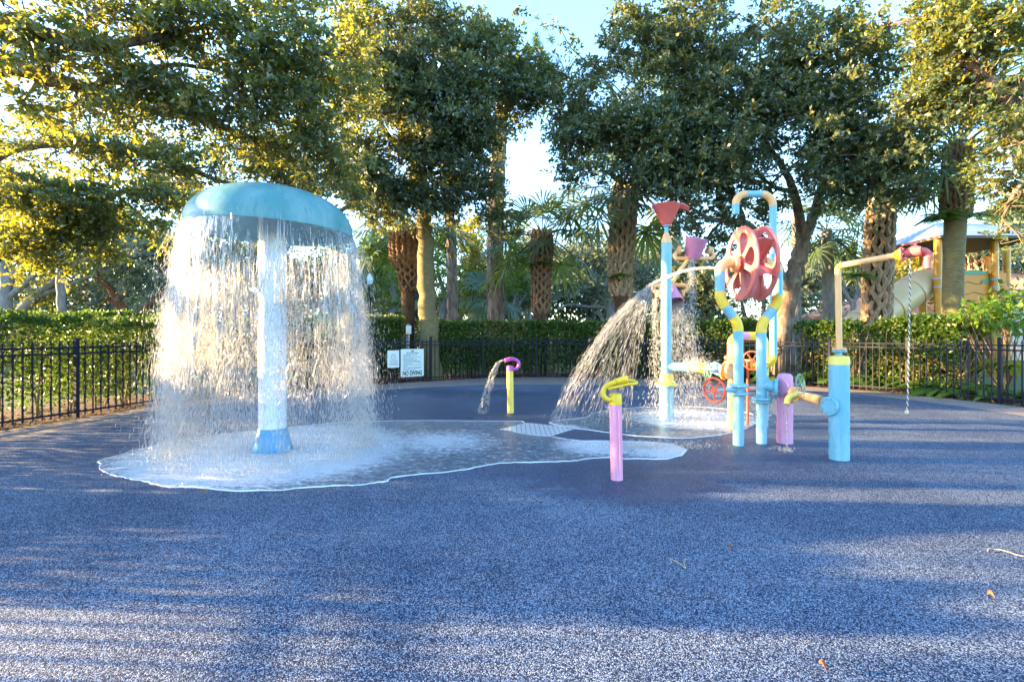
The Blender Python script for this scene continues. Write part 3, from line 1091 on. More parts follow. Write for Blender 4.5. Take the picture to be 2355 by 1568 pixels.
MB().lathe([(0, 0), (.104, 0), (.104, Z(884, FD)), (0, Z(884, FD))], FB, (0, 0, 1), 32).build('lower_pipe', M['pale_blue'], ft_)
MB().lathe([(0, Z(889, FD)), (.15, Z(889, FD)), (.15, Z(885.5, FD)), (0, Z(885.5, FD))], FB, (0, 0, 1), 32).build('lower_flange', M['sky_blue'], ft_)
MB().lathe([(0, Z(885.4, FD)), (.163, Z(885.4, FD)), (.163, Z(881, FD)), (.12, Z(878, FD)), (.086, Z(858, FD)), (0, Z(858, FD))], FB, (0, 0, 1), 32).build('flange_cone', M['pale_yellow'], ft_)
MB().lathe([(0, Z(858.5, FD)), (.078, Z(858.5, FD)), (.078, Z(559, FD)), (0, Z(559, FD))], FB, (0, 0, 1), 32).build('upper_pipe', M['sky_blue'], ft_)
MB().lathe([(0, Z(559.2, FD)), (.08, Z(559.2, FD)), (.08, Z(555, FD)), (.034, Z(536, FD)), (0, Z(536, FD))], FB, (0, 0, 1), 32).build('reducer', M['orange'], ft_)
MB().lathe([(0, Z(537, FD)), (.030, Z(537, FD)), (.030, Z(522, FD)), (.058, Z(521, FD)), (.058, Z(518, FD)), (0, Z(518, FD))], FB, (0, 0, 1), 24).build('neck', M['sky_blue'], ft_)
zb, zt = Z(518.5, FD), Z(472.5, FD)
mb = MB()
mb.lathe([(0, zb), (.066, zb), (.070, zb + .006), (.207, zt - .012), (.218, zt - .006), (.218, zt), (.204, zt), (.196, zt - .012), (.06, zb + .02), (0, zb + .02)], FB, (0, 0, 1), 40)
fun = mb.build('funnel', M['red'], ft_)
mb = MB()                                                     # pouring lip on the right of the funnel
for s, w in ((0.19, .10), (.26, .07), (.34, .028)):
    h = zt - .002 - max(0, s - .24) * .45
    mb.v += [(fx + s, FB.y - w, h + .018), (fx + s, FB.y, h - .03), (fx + s, FB.y + w, h + .018), (fx + s, FB.y - w, h + .004), (fx + s, FB.y, h - .046), (fx + s, FB.y + w, h + .004)]
for k in range(2):
    for a, b in ((0, 1), (1, 2), (2, 5), (5, 4), (4, 3), (3, 0)):
        mb.face((k * 6 + a, k * 6 + b, k * 6 + 6 + b, k * 6 + 6 + a))
mb.face((0, 3, 4, 5, 2, 1)); mb.face((12, 13, 14, 17, 16, 15))
mb.build('funnel_lip', M['red'], ft_)
# orange arm rising to the right, cross bar, curled ends, tipping buckets
A0, A1 = at(1534, 668, FD), at(1584, 596, 8.05)
MB().tube(smooth_path([A0, at(1546, 650, 7.85), at(1566, 618, 7.95), A1], 5), .030, 14).build('arm', M['orange'], ft_)


def cradle(c, w, rr, tilt, bucket_mat, flip):
    c = Vector(c)
    pth = [c + Vector((-w, 0, .10)), c + Vector((-w - .035, 0, .05)), c + Vector((-w - .01, 0, .005)), c + Vector((-w + .06, 0, 0)), c + Vector((w - .06, 0, 0)), c + Vector((w + .01, 0, .005)),
           c + Vector((w + .035, 0, .05)), c + Vector((w, 0, .10))]
    if flip:
        pth = [Vector((p.x, p.y, c.z - (p.z - c.z))) for p in pth]
    MB().tube(smooth_path(pth, 4), .030, 12).build('cradle', M['orange'], ft_)
    s = -1 if flip else 1
    for sx in (-1, 1):
        q = c + Vector((sx * (w - .035), 0, s * .13))
        MB().lathe([(0, -.022), (.055, -.022), (.062, -.012), (.062, .012), (.055, .022), (0, .022)], q, (1, 0, 0), 20).build('pivot_disc', M['orange'], ft_)
    bc = c + Vector((0, 0, s * .15))
    R3 = Matrix.Rotation(tilt, 3, 'X') @ Matrix.Rotation(math.radians(8), 3, 'Y')
    axis = R3 @ Vector((0, 0, 1))
    MB().lathe([(0, -.15), (.112, -.15), (.118, -.14), (.168, .155), (.176, .165), (.168, .168), (.158, .16), (.106, -.135), (0, -.135)], bc, axis, 32).build('bucket', bucket_mat, ft_)


cradle(at(1596, 594, 8.05), .27, 0, math.radians(16), M['purple'], False)
cradle(at(1540, 656, 7.98), .23, 0, math.radians(150), M['pink'], True)
# side pipe with valve
sz = Z(844, 7.6)
s0, s1, s2, s3 = Vector((fx, FD, sz)), at(1585, 844, 7.62), at(1614, 846, 7.45), at(1660, 853, 7.2)
MB().tube([s0, s1 - Vector((.02, 0, 0))], .070, 20).build('side_pipe', M['sky_blue'], ft_)
MB().lathe([(0, -.03), (.082, -.03), (.082, .03), (0, .03)], s1, s2 - s1, 24).build('side_collar', M['sky_blue'], ft_)
MB().tube([s1, s2], .068, 20).build('side_pipe', M['orange'], ft_)
MB().tube([s2, s2.lerp(s3, .25)], .075, 20).build('side_pipe', M['yellow'], ft_)
MB().tube(smooth_path([s2.lerp(s3, .25), s2.lerp(s3, .6) + Vector((0, 0, .03)), s3], 5), [.07] * 5 + [.085] * 5 + [.08], 20).build('side_valve', M['pale_blue'], ft_)
flange(ft_, s3 + Vector((.03, -.02, 0)), s3 - s2, .125, .03, M['orange'])
handwheel(ft_, at(1627, 853, 7.15), (.72, -.62, .05), .128, M['valve_green'], at(1650, 852, 7.22), M['pale_blue'], 6)

# ------------------------------------------------------------------ water wheel frame
wb = Vector((2.813, 6.05, 0))
wf = thing('water_wheel_stand', 'red spoked water wheel held between two bent blue and yellow pipe legs', 'water feature', wb)
HZ = 2.13
pipe_run(wf, [(2.653, 6.0, .695), (2.648, 6.0, 1.43), (2.437, 6.0, 1.70), (2.437, 6.0, HZ), (2.63, 6.03, HZ)], .0575, .27,
         [M['sky_blue']] * 3 + [M['orange']], [M['yellow'], M['yellow'], M['orange']], 'leg_pipe')
pipe_run(wf, [(2.973, 6.1, .545), (2.967, 6.1, 1.41), (3.165, 6.1, 1.67), (3.165, 6.1, HZ), (3.0, 6.07, HZ)], .0575, .27,
         [M['sky_blue']] * 3 + [M['orange']], [M['yellow'], M['yellow'], M['orange']], 'leg_pipe')
for x, y, z in ((2.653, 6.0, .60), (2.973, 6.1, .485)):
    MB().lathe([(0, 0), (.0605, 0), (.0605, z), (0, z)], (x, y, 0), (0, 0, 1), 24).build('leg_base', M['pale_blue'], wf)
flange(wf, (2.653, 6.0, .695), (0, 0, 1), .112, .026, M['pale_blue'])
flange(wf, (2.653, 6.0, .605), (0, 0, 1), .112, .026, M['pale_blue'])
MB().lathe([(0, .61), (.05, .61), (.05, .69), (0, .69)], (2.653, 6.0, 0), (0, 0, 1), 20).build('gate_valve', M['pale_blue'], wf)
flange(wf, (2.973, 6.1, .53), (0, 0, 1), .112, .030, M['pale_blue'])
flange(wf, (2.973, 6.1, .497), (0, 0, 1), .112, .026, M['sky_blue'])
handwheel(wf, at(1642, 897, 5.82), (.83, .55, .03), .137, M['valve_red'], (2.63, 5.99, .65), M['pale_blue'], 5)
flange(wf, (2.625, 6.03, HZ), (1, 0, 0), .098, .05, M['orange'])
flange(wf, (3.0, 6.07, HZ), (1, 0, 0), .09, .04, M['orange'])
# elbow and flange from the right leg to the pink stub
MB().tube(smooth_path([(2.973, 6.1, .68), (3.04, 6.08, .69), (3.10, 6.04, .67)], 6), .062, 18).build('side_elbow', M['sky_blue'], wf)
flange(wf, (3.115, 6.03, .665), (.86, -.5, 0), .115, .034, M['sky_blue'])


def spoked_disc(mb, x, cy, cz, R, th, nh=6, ph=0.0):
    """Flat disc in the YZ plane with nh teardrop openings, built as an even ring of quads round each opening."""
    K = 40
    for s in range(nh):
        mid = ph + 2 * PI * (s + .5) / nh
        hc = np.array([math.cos(mid), math.sin(mid)]) * R * .61
        u = np.array([math.cos(mid), math.sin(mid)]); w = np.array([-u[1], u[0]])
        half = PI / nh
        rowH, rowO = [], []
        for k in range(K):
            a = 2 * PI * k / K
            ca, sa = math.cos(a), math.sin(a)
            # teardrop: wide outside, pointed towards the hub
            rad = R * (0.25 if ca > 0 else 0.25 + 0.13 * ca * ca)
            wx = R * .255 * (1.0 + .12 * ca) * sa * (1 - .25 * max(-ca, 0))
            hp = hc + u * (rad * ca) + w * wx
            d = (hp - hc); d = d / np.linalg.norm(d)
            # hit the wedge border
            best = 1e9
            b = hc @ d; c2 = hc @ hc - R * R
            best = min(best, -b + math.sqrt(max(b * b - c2, 0)))
            for sg in (-1, 1):
                nn = np.array([-math.sin(mid + sg * half), math.cos(mid + sg * half)]) * sg
                den = d @ nn
                if den > 1e-6:
                    best = min(best, -(hc @ nn) / den)
            op = hc + d * best
            rowH.append(hp); rowO.append(op)
        base = len(mb.v)
        for side in (-th / 2, th / 2):
            for p in rowH: mb.v.append((x + side, cy + p[0], cz + p[1]))
            for p in rowO: mb.v.append((x + side, cy + p[0], cz + p[1]))
        for k in range(K):
            j = (k + 1) % K
            mb.face((base + k, base + j, base + K + j, base + K + k))
            mb.face((base + 2 * K + k, base + 3 * K + k, base + 3 * K + j, base + 2 * K + j))
            mb.face((base + k, base + 2 * K + k, base + 2 * K + j, base + j))
            if np.linalg.norm(rowO[k]) > R * .97:
                mb.face((base + K + k, base + K + j, base + 3 * K + j, base + 3 * K + k))


WR, WX0, WX1, WY = .425, 2.705, 2.935, 6.05
mb = MB()
spoked_disc(mb, WX0, WY, HZ, WR, .022, 6, .35)
mb.torus((WX0, WY, HZ), (1, 0, 0), WR - .006, .019, 60, 8)
wheel = mb.build('wheel', M['wheel_red'], wf, angle=35)
sub(wheel, wf)
mb = MB()
spoked_disc(mb, WX1, WY, HZ, WR, .022, 6, .35)
mb.torus((WX1, WY, HZ), (1, 0, 0), WR - .006, .019, 60, 8)
mb.build('wheel_disc', M['wheel_red'], wheel, angle=35)
MB().lathe([(0, -.05), (.05, -.05), (.05, .29), (0, .29)], (WX0, WY, HZ), (1, 0, 0), 20).build('hub', M['red'], wheel)
for k in range(6):
    a = .35 + 2 * PI * k / 6
    d = Vector((0, math.cos(a), math.sin(a))); e = Vector((0, -math.sin(a), math.cos(a)))
    mb = MB()                                  # a V-shaped scoop between the discs
    w = (WX1 - WX0) / 2 - .008
    cx = (WX0 + WX1) / 2
    rows = []
    for r, off in ((.05, 0.0), (.22, .012), (.41, .05)):
        for s in (.007, -.007):
            for xx in (-w, 0, w):
                rows.append(Vector((cx + xx, WY, HZ)) + d * r + e * (off + s - (.035 if xx == 0 else 0) * r / .41))
    mb.v = [tuple(p) for p in rows]
    for q in range(2):
        o_ = q * 6
        for c in range(2):
            mb.face((o_ + c, o_ + c + 1, o_ + 6 + c + 1, o_ + 6 + c))
            mb.face((o_ + 3 + c, o_ + 9 + c, o_ + 10 + c, o_ + 4 + c))
        mb.face((o_, o_ + 6, o_ + 9, o_ + 3)); mb.face((o_ + 2, o_ + 5, o_ + 11, o_ + 8))
    for c in range(2):
        mb.face((12 + c, 13 + c, 16 + c, 15 + c))
    mb.build('paddle', M['wheel_red'], wheel, smooth=False)

# rear pipes: arch, tall hooked supply pipe
rb = Vector((3.3, 7.1, 0))
rp = thing('hooked_supply_pipe', 'tall blue pipe hooked over the red wheel, rising from a low orange and yellow arch', 'water feature', rb)
MB().lathe([(0, 0), (.055, 0), (.055, .86), (0, .86)], (3.07, 7.15, 0), (0, 0, 1), 22).build('arch_foot', M['orange'], rp)
MB().lathe([(0, 0), (.055, 0), (.055, .72), (0, .72)], (3.52, 7.15, 0), (0, 0, 1), 22).build('arch_foot', M['sky_blue'], rp)
pipe_run(rp, [(3.07, 7.15, .86), (3.07, 7.15, 1.27), (3.30, 7.15, 1.27), (3.52, 7.15, 1.27), (3.52, 7.15, .72)], .06, .17,
         [M['orange'], M['pink'], M['yellow'], M['pale_yellow']], [M['yellow'], None, M['pale_yellow']], 'arch_pipe')
flange(rp, (3.07, 7.15, .97), (0, 0, 1), .10, .03, M['orange'])
flange(rp, (3.07, 7.15, .90), (0, 0, 1), .10, .03, M['orange'])
flange(rp, (3.02, 7.10, .79), (.6, -.8, 0), .115, .05, M['orange'])
pipe_run(rp, [(3.30, 7.1, .86), (3.575, 7.0, .86), (3.568, 7.0, 3.21), (3.057, 7.0, 3.21), (3.057, 7.0, 2.93)], .048, .16,
         [M['yellow'], M['sky_blue'], M['sky_blue'], M['sky_blue']], [M['yellow'], M['orange'], M['orange']], 'hook_pipe')
handwheel(rp, at(1729, 829, 6.9), (.75, .66, 0), .125, M['valve_red'], (3.08, 7.12, .95), M['orange'], 5)
MB().tube([(3.36, 7.3, 0), (3.36, 7.3, .92)], .018, 10).build('support_rod', M['valve_red'], rp)

# pink stub with tap
pb = Vector((3.262, 6.12, 0))
ps = thing('pink_spout', 'short pink pipe stub with a dripping yellow tap and green hand wheel', 'water feature', pb)
MB().lathe([(0, 0), (.087, 0), (.087, .76), (.083, .80), (.06, .826), (0, .832)], pb, (0, 0, 1), 30).build('body', M['pink'], ps)
MB().lathe([(0, -.02), (.105, -.02), (.105, .012), (0, .012)], pb + Vector((-.085, -.045, .67)), (-.86, -.5, 0), 26).build('side_flange', M['pink'], ps)
MB().tube([pb + Vector((0, 0, .665)), pb + Vector((-.08, -.045, .665))], .062, 18).build('branch', M['pink'], ps)
MB().lathe([(0, 0), (.072, 0), (.072, .07), (0, .07)], pb + Vector((.01, -.06, .60)), (.55, -.8, 0), 22).build('boss', M['pink'], ps)
q0 = at(1823, 908, 5.92)
flange(ps, q0, (.55, -.8, 0), .098, .035, M['orange'])
MB().tube(smooth_path([q0 + Vector((-.01, -.02, 0)), at(1840, 910, 5.82), at(1862, 914, 5.66), at(1889, 921, 5.47)], 6), .05, 18).build('cross_pipe', M['orange'], ps)
MB().tube(smooth_path([at(1838, 908, 5.85), at(1822, 909, 5.76), at(1812, 916, 5.72), at(1809, 930, 5.70)], 6), .033, 14).build('tap', M['pale_yellow'], ps)
handwheel(ps, at(1840, 884, 6.2), (.62, -.78, .1), .118, M['valve_green'], (3.27, 6.13, .70), M['pink'], 6)

# ------------------------------------------------------------------ shower post with pull rope
SD = 5.33
sb = W(1929, 1055, SD); sb.z = 0
sp = thing('pull_shower', 'thick light blue post carrying an orange arm that ends in a red tap', 'water feature', sb)
MB().lathe([(0, 0), (.095, 0), (.095, Z(838, SD)), (0, Z(838, SD))], sb, (0, 0, 1), 36).build('post', M['sky_blue'], sp)
MB().lathe([(0, Z(838.2, SD)), (.0965, Z(838.2, SD)), (.0965, Z(824, SD)), (.086, Z(819.5, SD)), (.045, Z(817, SD)), (0, Z(817, SD))], sb, (0, 0, 1), 36).build('cap', M['pale_yellow'], sp)
MB().lathe([(0, Z(817.5, SD)), (.028, Z(817.5, SD)), (.028, Z(809, SD)), (0, Z(809, SD))], sb, (0, 0, 1), 18).build('neck', M['sky_blue'], sp)
flange(sp, sb + Vector((0, 0, Z(807, SD))), (0, 0, 1), .068, .018, M['sky_blue'], bolts=6, br=.006)
flange(sp, sb + Vector((0, 0, Z(802.8, SD))), (0, 0, 1), .068, .016, M['orange'], bolts=6, br=.006)
e0, e1 = sb + Vector((0, 0, Z(801, SD))), at(1926, 612, SD)
a1 = at(2064, 587, 4.95)
pipe_run(sp, [e0, e1, a1], .030, .05, [M['orange'], M['orange']], [M['yellow']], 'arm_pipe')
ad = (a1 - e1).normalized()
MB().lathe([(0, -.05), (.031, -.05), (.062, 0), (0, 0)], a1 + ad * .02, ad, 20).build('arm_cone', M['gold'], sp)
flange(sp, a1 + ad * .032, ad, .072, .022, M['red'], bolts=6, br=.007)
r0, r1, r2 = a1 + ad * .04, at(2133, 574, 4.86), at(2131, 618, 4.86)
pipe_run(sp, [r0, r1, r2], .034, .05, [M['red'], M['red']], [M['red']], 'tap_pipe')
c = r0.lerp(r1, .45)
MB().lathe([(0, -.055), (.045, -.055), (.05, -.04), (.05, .04), (.045, .055), (0, .055)], c, ad, 20).build('tap_body', M['red'], sp)
MB().lathe([(0, 0), (.035, 0), (.02, .045), (0, .05)], c + Vector((0, 0, .03)), (0, 0, 1), 16).build('tap_bonnet', M['red'], sp)
MB().box(c + Vector((-.03, 0, .085)), (.16, .03, .012), Matrix.Rotation(-.2, 3, 'Y')).build('tap_lever', M['valve_red'], sp)
MB().lathe([(0, 0), (.042, 0), (.042, .05), (0, .05)], r1 + Vector((0, 0, -.085)), (0, 0, 1), 20).build('tap_collar', M['red'], sp)
flange(sp, sb + Vector((-.11, -.02, .555)), (-.95, -.3, .0), .10, .03, M['sky_blue'])
MB().tube([sb + Vector((-.05, 0, .56)), sb + Vector((-.11, -.02, .555))], .05, 16).build('branch', M['sky_blue'], sp)
# rope: two twisted strands
mb = MB()
rt = c + Vector((-.035, 0, -.05)); rl = rt.z - Z(946, 4.9)
N = 150
for s in range(2):
    pth = []
    for k in range(N):
        q = k / (N - 1)
        sag = Vector((-.03 * q ** 3, .01 * math.sin(q * 3), 0))
        ang = q * 2 * PI * 26 + s * PI
        pth.append(rt + sag + Vector((math.cos(ang) * .0042, math.sin(ang) * .0042, -rl * q)))
    mb.tube(pth, .0050, 6, mi=s)
mb.lathe([(0, 0), (.016, .004), (.016, .03), (0, .034)], pth[-1] + Vector((0, 0, -.02)), (0, 0, 1), 10, mi=0)
rope = mb.build('pull_rope', [M['rope'], M['rope_dark']])
tag(rope, 'twisted black and cream rope hanging from the red tap', 'rope')


# ------------------------------------------------------------------ nozzle posts
def nozzle_post(strip, label, base, d, r, top_py, lean, post_m, head_m, cap, neck, noz, handle, noz_r, neck_r):
    t = thing('water_jet_post', label, 'water jet', base, group='water jet posts with curled nozzles')
    top = Vector((base.x + lean, base.y, Z(top_py, d)))
    MB().tube([base, base.lerp(top, .5), top], r, 28).build('post', post_m, t)
    if strip:
        q = Vector((0.02, -r - .001, 0))
        MB().tube([base + q + Vector((0, 0, .06)), top + q - Vector((0, 0, .05))], .007, 8).build('drain_strip', M['pink'], t)
    z0, z1 = top.z, Z(cap, d)
    MB().lathe([(0, 0), (r * 1.03, 0), (r * 1.03, (z1 - z0) * .72), (r * .9, (z1 - z0) * .92), (r * .5, z1 - z0), (0, z1 - z0)], top, (0, 0, 1), 28).build('cap', head_m, t)
    MB().tube(smooth_path([at(x, y, d + dd) for x, y, dd in neck], 6), neck_r, 14).build('nozzle_neck', head_m, t)
    a, b = at(*noz[0], d), at(*noz[1], d - .05)
    L = (b - a).length
    MB().lathe([(0, 0), (neck_r * 1.05, 0), (noz_r * .85, L * .15), (noz_r, L * .55), (noz_r, L * .95), (noz_r * .8, L), (noz_r * .55, L), (noz_r * .5, L * .9), (0, L * .9)], a, b - a, 20).build('nozzle', head_m, t)
    MB().tube(smooth_path([at(x, y, d + dd) for x, y, dd in handle], 5), neck_r * .55, 10).build('nozzle_handle', head_m, t)
    return t


nozzle_post(True, 'pink post with a golden curled nozzle standing nearest the camera', G(1418, 1102), 4.57, .0545, 930, -.012, M['pink'], M['gold'], 903.5,
            [(1412, 918, 0), (1398, 918.5, -.02), (1389.5, 913, -.03), (1386.5, 903, -.03), (1390.5, 891, -.03), (1401, 883.5, -.03), (1415, 878.5, -.03)],
            [(1413, 879.3), (1444, 870.5)],
            [(1398, 894, -.03), (1422, 889, -.06), (1445, 883.5, -.07), (1459, 882.5, -.06), (1463.5, 879.5, -.03), (1457, 876.3, 0), (1444, 873, 0)], .034, .0235)
nozzle_post(False, 'pale yellow post with a magenta curled nozzle standing near the far fence', G(1174, 949), 8.45, .0545, 853, -.012, M['pale_yellow'], M['magenta'], 840.5,
            [(1174, 848, 0), (1184, 848.5, -.02), (1191, 844, -.02), (1193, 836, -.02), (1189, 829, -.02), (1181, 826, -.02), (1172, 826, -.02)],
            [(1175, 825.5), (1160.5, 829)],
            [(1190, 830, -.03), (1180, 823.5, -.04), (1168, 824, -.04), (1163, 827, -.02)], .034, .027)


# ------------------------------------------------------------------ jets and sprays
def ballistic(n, p0, v0, vs, t0, t1, pj=.01):
    t = t0 + (t1 - t0) * RNG.random(n)
    v = np.array(v0) + RNG.normal(size=(n, 3)) * np.array(vs)
    p = np.array(p0) + v * t[:, None] + RNG.normal(0, pj, (n, 3))
    p[:, 2] -= 4.9 * t * t
    vv = v.copy(); vv[:, 2] -= 9.8 * t
    ok = p[:, 2] > .012
    return p[ok], vv[ok]


parts = []
J0 = at(1648, 616, 6.1)
v0 = (-2.62, 2.1, .55)
n = 46                                        # the compact start of the jet
tt = np.linspace(0, .25, n)
pth = [Vector((J0.x + v0[0] * t, J0.y + v0[1] * t, J0.z + v0[2] * t - 4.9 * t * t)) for t in tt]
for s in range(7):
    off = Vector(RNG.normal(0, .008, 3))
    m_ = MB().tube([p + off * (1 + i * .07) + Vector(RNG.normal(0, .003, 3)) for i, p in enumerate(pth)], [.007 * RNG.uniform(.5, 1.2) for _ in pth], 5)
    v = np.array(m_.v); f = np.array([q for q in m_.f if len(q) == 4])
    parts.append((v, np.concatenate([f[:, [0, 1, 2]], f[:, [0, 2, 3]]]), np.zeros(2 * len(f))))
JT = .22
J1 = np.array([J0.x + v0[0] * JT, J0.y + v0[1] * JT, J0.z + v0[2] * JT - 4.9 * JT ** 2])
vj = np.array([v0[0], v0[1], v0[2] - 9.8 * JT])
for n, lo, hi, pw in ((2100, .25, 1.02, 1.0), (1300, .82, 1.03, .6)):
    f = lo + (hi - lo) * RNG.random(n) ** pw
    f = np.round(f * 18) / 18 + RNG.normal(0, .006, n)
    v = np.stack([vj[0] * f, vj[1] * f * RNG.uniform(.8, 1.1, n), vj[2] * (1 + .25 * (1 - f)) + RNG.normal(0, .15, n)], 1)
    t = RNG.random(n) ** .85 * .52
    p = J1 + v * t[:, None] + RNG.normal(0, .012, (n, 3)); p[:, 2] -= 4.9 * t * t
    vv = v.copy(); vv[:, 2] -= 9.8 * t
    ok = p[:, 2] > .012
    k = ok.sum()
    parts.append(drop_mesh(p[ok], vv[ok], RNG.uniform(.05, .22, k), RNG.uniform(.0009, .0022, k)))
V, F, T = join_np(parts)
tag(np_mesh('water_spray', V, F, M['drops']), 'arc of spray flung from the red wheel leftwards to the floor', 'water', kind='stuff')
parts = []
for px, py, d, n, vx in ((1556, 690, 7.95, 3500, .44), (1528, 690, 7.95, 1800, .30), (1506, 690, 7.95, 900, .12), (1590, 600, 8.0, 1400, .12)):
    p, v = ballistic(n, at(px, py, d), (.12 if vx > .4 else 0, 0, -.2), (vx, vx * .8, .3), 0, .66, .02)
    k = len(p)
    parts.append(drop_mesh(p, v, RNG.uniform(.02, .09, k), RNG.uniform(.0018, .0042, k)))
p, v = ballistic(2600, at(1600, 838, 7.5), (0, 0, .8), (.8, .4, .5), 0, .5, .03); k = len(p)
parts.append(drop_mesh(p, v, RNG.uniform(.015, .04, k), RNG.uniform(.0015, .003, k)))
n = 3500
p = np.stack([RNG.normal(2.75, .5, n), RNG.normal(7.75, .38, n), RNG.exponential(.05, n) + .012], 1)
parts.append(drop_mesh(p, rdir(n, .9), RNG.uniform(.01, .04, n), RNG.uniform(.002, .0045, n)))
V, F, T = join_np(parts)
tag(np_mesh('bucket_water', V, F, M['drops']), 'shower of water spilling from the tipped bucket beside the blue column', 'water', kind='stuff')
parts = []
for vx, vy, vz, spread in ((-.9, -.1, .35, .05), (-.72, -.1, .25, .07)):
    p, v = ballistic(420, at(1160, 830, 8.4), (vx, vy, vz), (spread, .03, .05), 0, .52, .003); k = len(p)
    parts.append(drop_mesh(p, v, RNG.uniform(.03, .09, k), RNG.uniform(.0018, .0038, k)))
V, F, T = join_np(parts)
tag(np_mesh('thin_jet', V, F, M['drops']), 'thin double jet of water from the magenta nozzle', 'water', kind='stuff')
parts = []
p, v = ballistic(60, at(1809, 931, 5.70), (0, 0, -.3), (.006, .006, .02), 0, .34, .002); k = len(p)
parts.append(drop_mesh(p, v, RNG.uniform(.04, .09, k), RNG.uniform(.003, .006, k)))
q = at(1809, 931, 5.70); n = 160
t = RNG.random(n) * 6.28; r = np.abs(RNG.normal(0, .07, n))
parts.append(drop_mesh(np.stack([q.x + r * np.cos(t), q.y + r * np.sin(t), .004 + RNG.exponential(.012, n)], 1), rdir(n, .4), RNG.uniform(.012, .04, n), RNG.uniform(.002, .005, n)))
V, F, T = join_np(parts)
tag(np_mesh('tap_drip', V, F, M['drops']), 'trickle of water dripping from the yellow tap on the pink stub', 'water', kind='stuff')
n = 2600
p = np.stack([RNG.normal(1.55, .35, n), RNG.normal(5.85, .10, n), RNG.exponential(.02, n) + .008], 1)
q = p[:, 1] < 6.15
V, F, T = drop_mesh(p[q], rdir(q.sum(), .9), RNG.uniform(.01, .03, q.sum()), RNG.uniform(.002, .004, q.sum()))
tag(np_mesh('splash', V, F, M['drops']), 'low line of splashing drops on the pool behind the pink post', 'water', kind='stuff')
# leaves and bits on the rubber
for px, py, L, rot, lab in ((1067, 913, .17, .1, 'long orange dead leaf lying on the rubber left of the yellow post'), (1678, 1267, .035, .7, 'small rust leaf lying on the rubber nearest the rope side of the floor'),
                            (1891, 1543, .03, 1.9, 'orange leaf on the rubber at the bottom edge of the view'), (2278, 1378, .028, 2.6, 'tan leaf on the rubber low at the right edge'),
                            (466, 1138, .06, .2, 'brown leaf on the rubber just in front of the foam edge')):
    g = G(px, py)
    m_ = MB()
    for i in range(7):
        q = i / 6
        w = math.sin(PI * (.06 + .9 * q)) * L * .17
        c = Vector((math.cos(rot), math.sin(rot), 0)) * L * (q - .5); s = Vector((-math.sin(rot), math.cos(rot), 0)) * w
        h = .012 + .02 * math.sin(q * 2.5)
        for k_, p in enumerate((c - s, c, c + s)):
            m_.v.append((g.x + p.x, g.y + p.y, h * (.9 if k_ == 1 else 1.4)))
    for i in range(6):
        for k_ in range(2):
            m_.face((3 * i + k_, 3 * i + k_ + 1, 3 * i + k_ + 4, 3 * i + k_ + 3))
    o = m_.build('dead_leaf', M['dead_leaf'])
    tag(o, lab, 'leaf', 'dead leaves on the rubber floor')
for px, py, lab in ((1545, 1298, 'short curly dry stem on the rubber in front of the pink post'), (2270, 1270, 'long wavy dry stem on the rubber at far right')):
    g = G(px, py); pth = []
    for i in range(26):
        q = i / 25
        pth.append(g + Vector((q * (.34 if px > 2000 else .10), .05 * math.sin(q * 9) + (-.12 * q if px > 2000 else .02 * math.sin(q * 21)), .008 + .006 * abs(math.sin(q * 17)))))
    o = MB().tube(pth, .0022, 5).build('dry_stem', M['straw']); tag(o, lab, 'plant debris')

# ------------------------------------------------------------------ fence
fence = thing('fence', 'long black metal picket fence curving round the blue rubber floor', 'fence', (FENCE[11][0], FENCE[11][1], 0))
FH = 1.21


def mesh_obj(name, me, mat, loc, rotz, root):
    o = bpy.data.objects.new(name, me); COL.objects.link(o); o.parent = root
    o.location = Vector(loc) - root_loc(root); o.rotation_euler = (0, 0, rotz)
    return o


mb = MB()
mb.box((0, 0, FH / 2 - .02), (.056, .056, FH + .04))
mb.box((0, 0, FH + .006), (.07, .07, .012))
mb.v += [(-.035, -.035, FH + .012), (.035, -.035, FH + .012), (.035, .035, FH + .012), (-.035, .035, FH + .012), (0, 0, FH + .032)]
nb = len(mb.v) - 5
for a, b in ((0, 1), (1, 2), (2, 3), (3, 0)):
    mb.face((nb + a, nb + b, nb + 4))
first = mb.build('post', M['black'], None, smooth=False)
post_me = first.data
bpy.data.objects.remove(first)
mb = MB()
mb.box((0, 0, (FH - .10) / 2 + .02), (.019, .019, FH - .12))
for s, z in ((.016, FH - .085), (.007, FH - .05), (.0005, FH)):
    mb.v += [(-s, -s, z), (s, -s, z), (s, s, z), (-s, s, z)]
nb = len(mb.v) - 12
for k in range(2):
    for a in range(4):
        b = (a + 1) % 4
        mb.face((nb + 4 * k + a, nb + 4 * k + b, nb + 4 * k + 4 + b, nb + 4 * k + 4 + a))
first = mb.build('picket', M['black'], None, smooth=False)
pick_me = first.data
bpy.data.objects.remove(first)
picks = []
for i, p in enumerate(FENCE):
    a = Vector((p[0], p[1], 0))
    nx = Vector((*FENCE[min(i + 1, len(FENCE) - 1)], 0)) - Vector((*FENCE[max(i - 1, 0)], 0))
    mesh_obj('post', post_me, None, a, math.atan2(nx.y, nx.x), fence)
    if i == len(FENCE) - 1:
        break
    b = Vector((FENCE[i + 1][0], FENCE[i + 1][1], 0))
    d = (b - a).normalized(); L = (b - a).length
    ang = math.atan2(d.y, d.x)
    for z in (.09, FH - .21, FH - .12):
        mb = MB().box((a + b) / 2 + Vector((0, 0, z)), (L - .058, .022, .028), Matrix.Rotation(ang, 3, 'Z'))
        mb.build('rail', M['black'], fence, smooth=False)
    n = max(2, round((L - .06) / .122))
    for k in range(1, n):
        q = a.lerp(b, k / n)
        picks.append((q, ang))
inview = lambda q: q.y > 1 and abs(q.x / q.y) < 1.02
order = sorted(range(len(picks)), key=lambda k: (0 if inview(picks[k][0]) else 1, picks[k][0].length))
